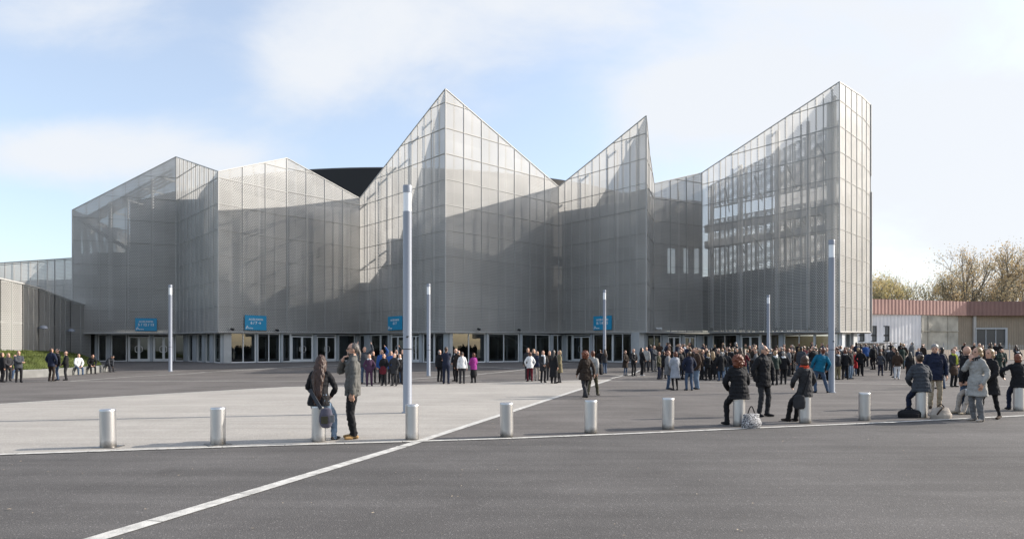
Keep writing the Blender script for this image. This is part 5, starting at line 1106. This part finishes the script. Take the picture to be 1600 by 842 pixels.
on_bollard(12, 160, 1.70, perch(.665, .32, .14, fem=1, fat=1.06, top='jacket', hair='bob', hem=.80, collar=1, armL=(.32, -.20, 1.12)), ('black', 'navy', 'black', 'h_red', 'black'), 'auburn-haired person in black seated at the right edge of the photo')
near(915, 622, 200, 1.64, mk(A_WALK, fem=1, fat=1.18, top='coat', hem=.70, flare=.035, hair='curly', head_yaw=-45, legw=1.15), ('darkbrown', 'charcoal', 'black', 'h_red', 'brown'), 'red-haired woman in dark brown coat walking across the plaza', vox=.014)
near(926, 618.5, 150, 1.64, mk(A_WALK, top='jacket', hair='short', hem=.84, scarf=0, head_yaw=40), ('palegrey', 'olive', 'black', 'h_auburn', 'white'), 'person with a striped grey top and black bag walking beside the red-haired woman', vox=.014)

# ------------------------------------------------------------------ bags and a coat over the arm
def hull_bag(name, label, loc, rz, secs, m_, cat='bag', smooth=True):
    """soft bag lofted from sections (z, half length, half depth)"""
    t = thing(name, label, cat, loc, rz); pr = [ring_tube([(0, 0, z) for z, _, _ in secs], [(a, b) for _, a, b in secs], 0, 20, .02, wob=lambda c: .06 * noise.noise(c * 13 + loc))]
    me = remesh(pr, .012, 'bag_body', 0, 2); o = bpy.data.objects.new('bag_body', me); C.objects.link(o); o.parent = t
    for i in range(7): me.materials[i] = m_
    return t
def handle(t, a, b, rise, w, m_, name='handle', out=(0, 0, 0)):
    a, b = Vector(a), Vector(b); mb = MB(); prev = a
    for k in range(1, 13): f = k / 12; p = a.lerp(b, f) + (Vector((0, 0, rise)) + Vector(out)) * math.sin(math.pi * f); mb.beam(prev, p, w, w * .6, Vector((0, 1, .01))); prev = p
    mb.build(name, m_, t)
def patm(m, t, p):
    tcn = nd(t, 'ShaderNodeTexCoord'); v = nd(t, 'ShaderNodeTexVoronoi', Scale=26., feature='DISTANCE_TO_EDGE'); t.links.new(tcn.outputs['Object'], v.inputs['Vector']); c = nd(t, 'ShaderNodeMath', operation='GREATER_THAN'); c.inputs[1].default_value = .06; t.links.new(v.outputs['Distance'], c.inputs[0])
    mx = nd(t, 'ShaderNodeMixRGB'); mx.inputs[1].default_value = (.65, .65, .66, 1); mx.inputs[2].default_value = (.03, .03, .035, 1); t.links.new(c.outputs[0], mx.inputs[0]); t.links.new(mx.outputs[0], p.inputs['Base Color'])
pat = mat('black_white_print', (.3, .3, .3), .7, build=patm)
g = ground_at(1174, 669); t = hull_bag('shopping_bag', 'black and white patterned bag standing at the foot of a bollard', g, .3, [(.0, .22, .10), (.12, .25, .11), (.24, .20, .06), (.30, .21, .025)], pat); handle(t, (-.10, 0, .27), (.10, 0, .27), .20, .02, cm('black'))
g = ground_at(1421, 652.5); t = hull_bag('black_bag', 'slumped black bag on the ground beside the grey quilted jacket', g, 0, [(.0, .27, .12), (.10, .29, .12), (.16, .27, .07), (.19, .22, .02)], cm('black')); handle(t, (-.15, 0, .15), (.12, 0, .16), .12, .025, cm('black'))
g = ground_at(1470, 653.5); t = hull_bag('handbag', 'beige handbag with dark strap on the ground', g, 0, [(.0, .25, .12), (.10, .27, .12), (.20, .22, .07), (.26, .19, .02)], cm('stone')); handle(t, (-.15, -.1, .10), (.10, .02, .26), .06, .03, cm('brown'), out=(0, -.04, 0)); handle(t, (-.1, 0, .25), (.1, 0, .25), .10, .022, cm('brown'))
# the slung grey bag of the long-haired woman
c = BP[2] + Vector((.19, -.20, .40))
t = hull_bag('shoulder_bag', 'grey-violet slouch bag hanging from the long-haired woman', c, .15, [(-.08, .10, .055), (.0, .125, .06), (.12, .115, .05), (.21, .09, .03)], cm('violet')); mb = MB(); mb.box(-.08, .04, -.105, -.075, -.04, .09); mb.build('outer_pocket', cm('olive'), t); mb = MB(); mb.box(.07, .15, -.10, -.06, -.02, .11); mb.build('side_pocket', cm('grey'), t)
handle(t, (-.09, .0, .22), (-.30, .10, .56), .0, .06, cm('slate'), 'strap', (0, -.02, 0))
c = BP[8] + Vector((-.20, -.16, .50)); t = hull_bag('shoulder_bag', 'dark shoulder bag hanging at the hip of the woman with the orange-red scarf', c, -.2, [(-.13, .13, .045), (.0, .14, .055), (.12, .115, .04)], cm('charcoal')); handle(t, (.05, .0, .12), (.22, -.02, .72), 0, .025, cm('black'), 'strap', (0, -.03, 0))
g = ground_at(1490, 604.3); t = hull_bag('handbag', 'brown handbag held by the person with the yellow-green scarf', g + Vector((-.16, -.30, .62)), .2, [(-.02, .20, .08), (.15, .20, .08), (.28, .14, .05)], cm('brown')); handle(t, (-.1, 0, .26), (.1, 0, .26), .16, .025, cm('brown'))
g = ground_at(929, 620.5); t = hull_bag('shoulder_bag', 'black shoulder bag of the walker beside the red-haired woman', g + Vector((.22, -.12, .88)), 1.2, [(-.02, .16, .07), (.14, .18, .07), (.28, .12, .04)], cm('black')); handle(t, (-.08, 0, .24), (.02, .0, .46), 0, .025, cm('black'), 'strap', (0, -.02, 0))
g = ground_at(600, 602.5); t = hull_bag('handbag', 'burgundy bag held low in the waving group', g + Vector((0, -.28, .62)), 0, [(-.02, .16, .07), (.12, .17, .07), (.26, .11, .04)], cm('burgundy')); handle(t, (-.08, 0, .24), (.08, 0, .24), .14, .022, cm('black'))
g = ground_at(1294, 612.5); pr = [ring_tube([(0, 0, .52), (.01, .02, .75), (0, 0, 1.05), (-.02, 0, 1.34)], [(.15, .07), (.17, .09), (.14, .09), (.06, .06)], 0, 18, .025, wob=lambda c: .12 * noise.noise(c * 9))]
me = remesh(pr, .014, 'draped_coat', 0, 2); o = bpy.data.objects.new('draped_coat', me); C.objects.link(o); o.location = g + Vector((.0, -.06, 0))
for i in range(7): me.materials[i] = cm('black')
tag(o, 'black coat draped beside the teal sweater against the lamp post', 'coat')
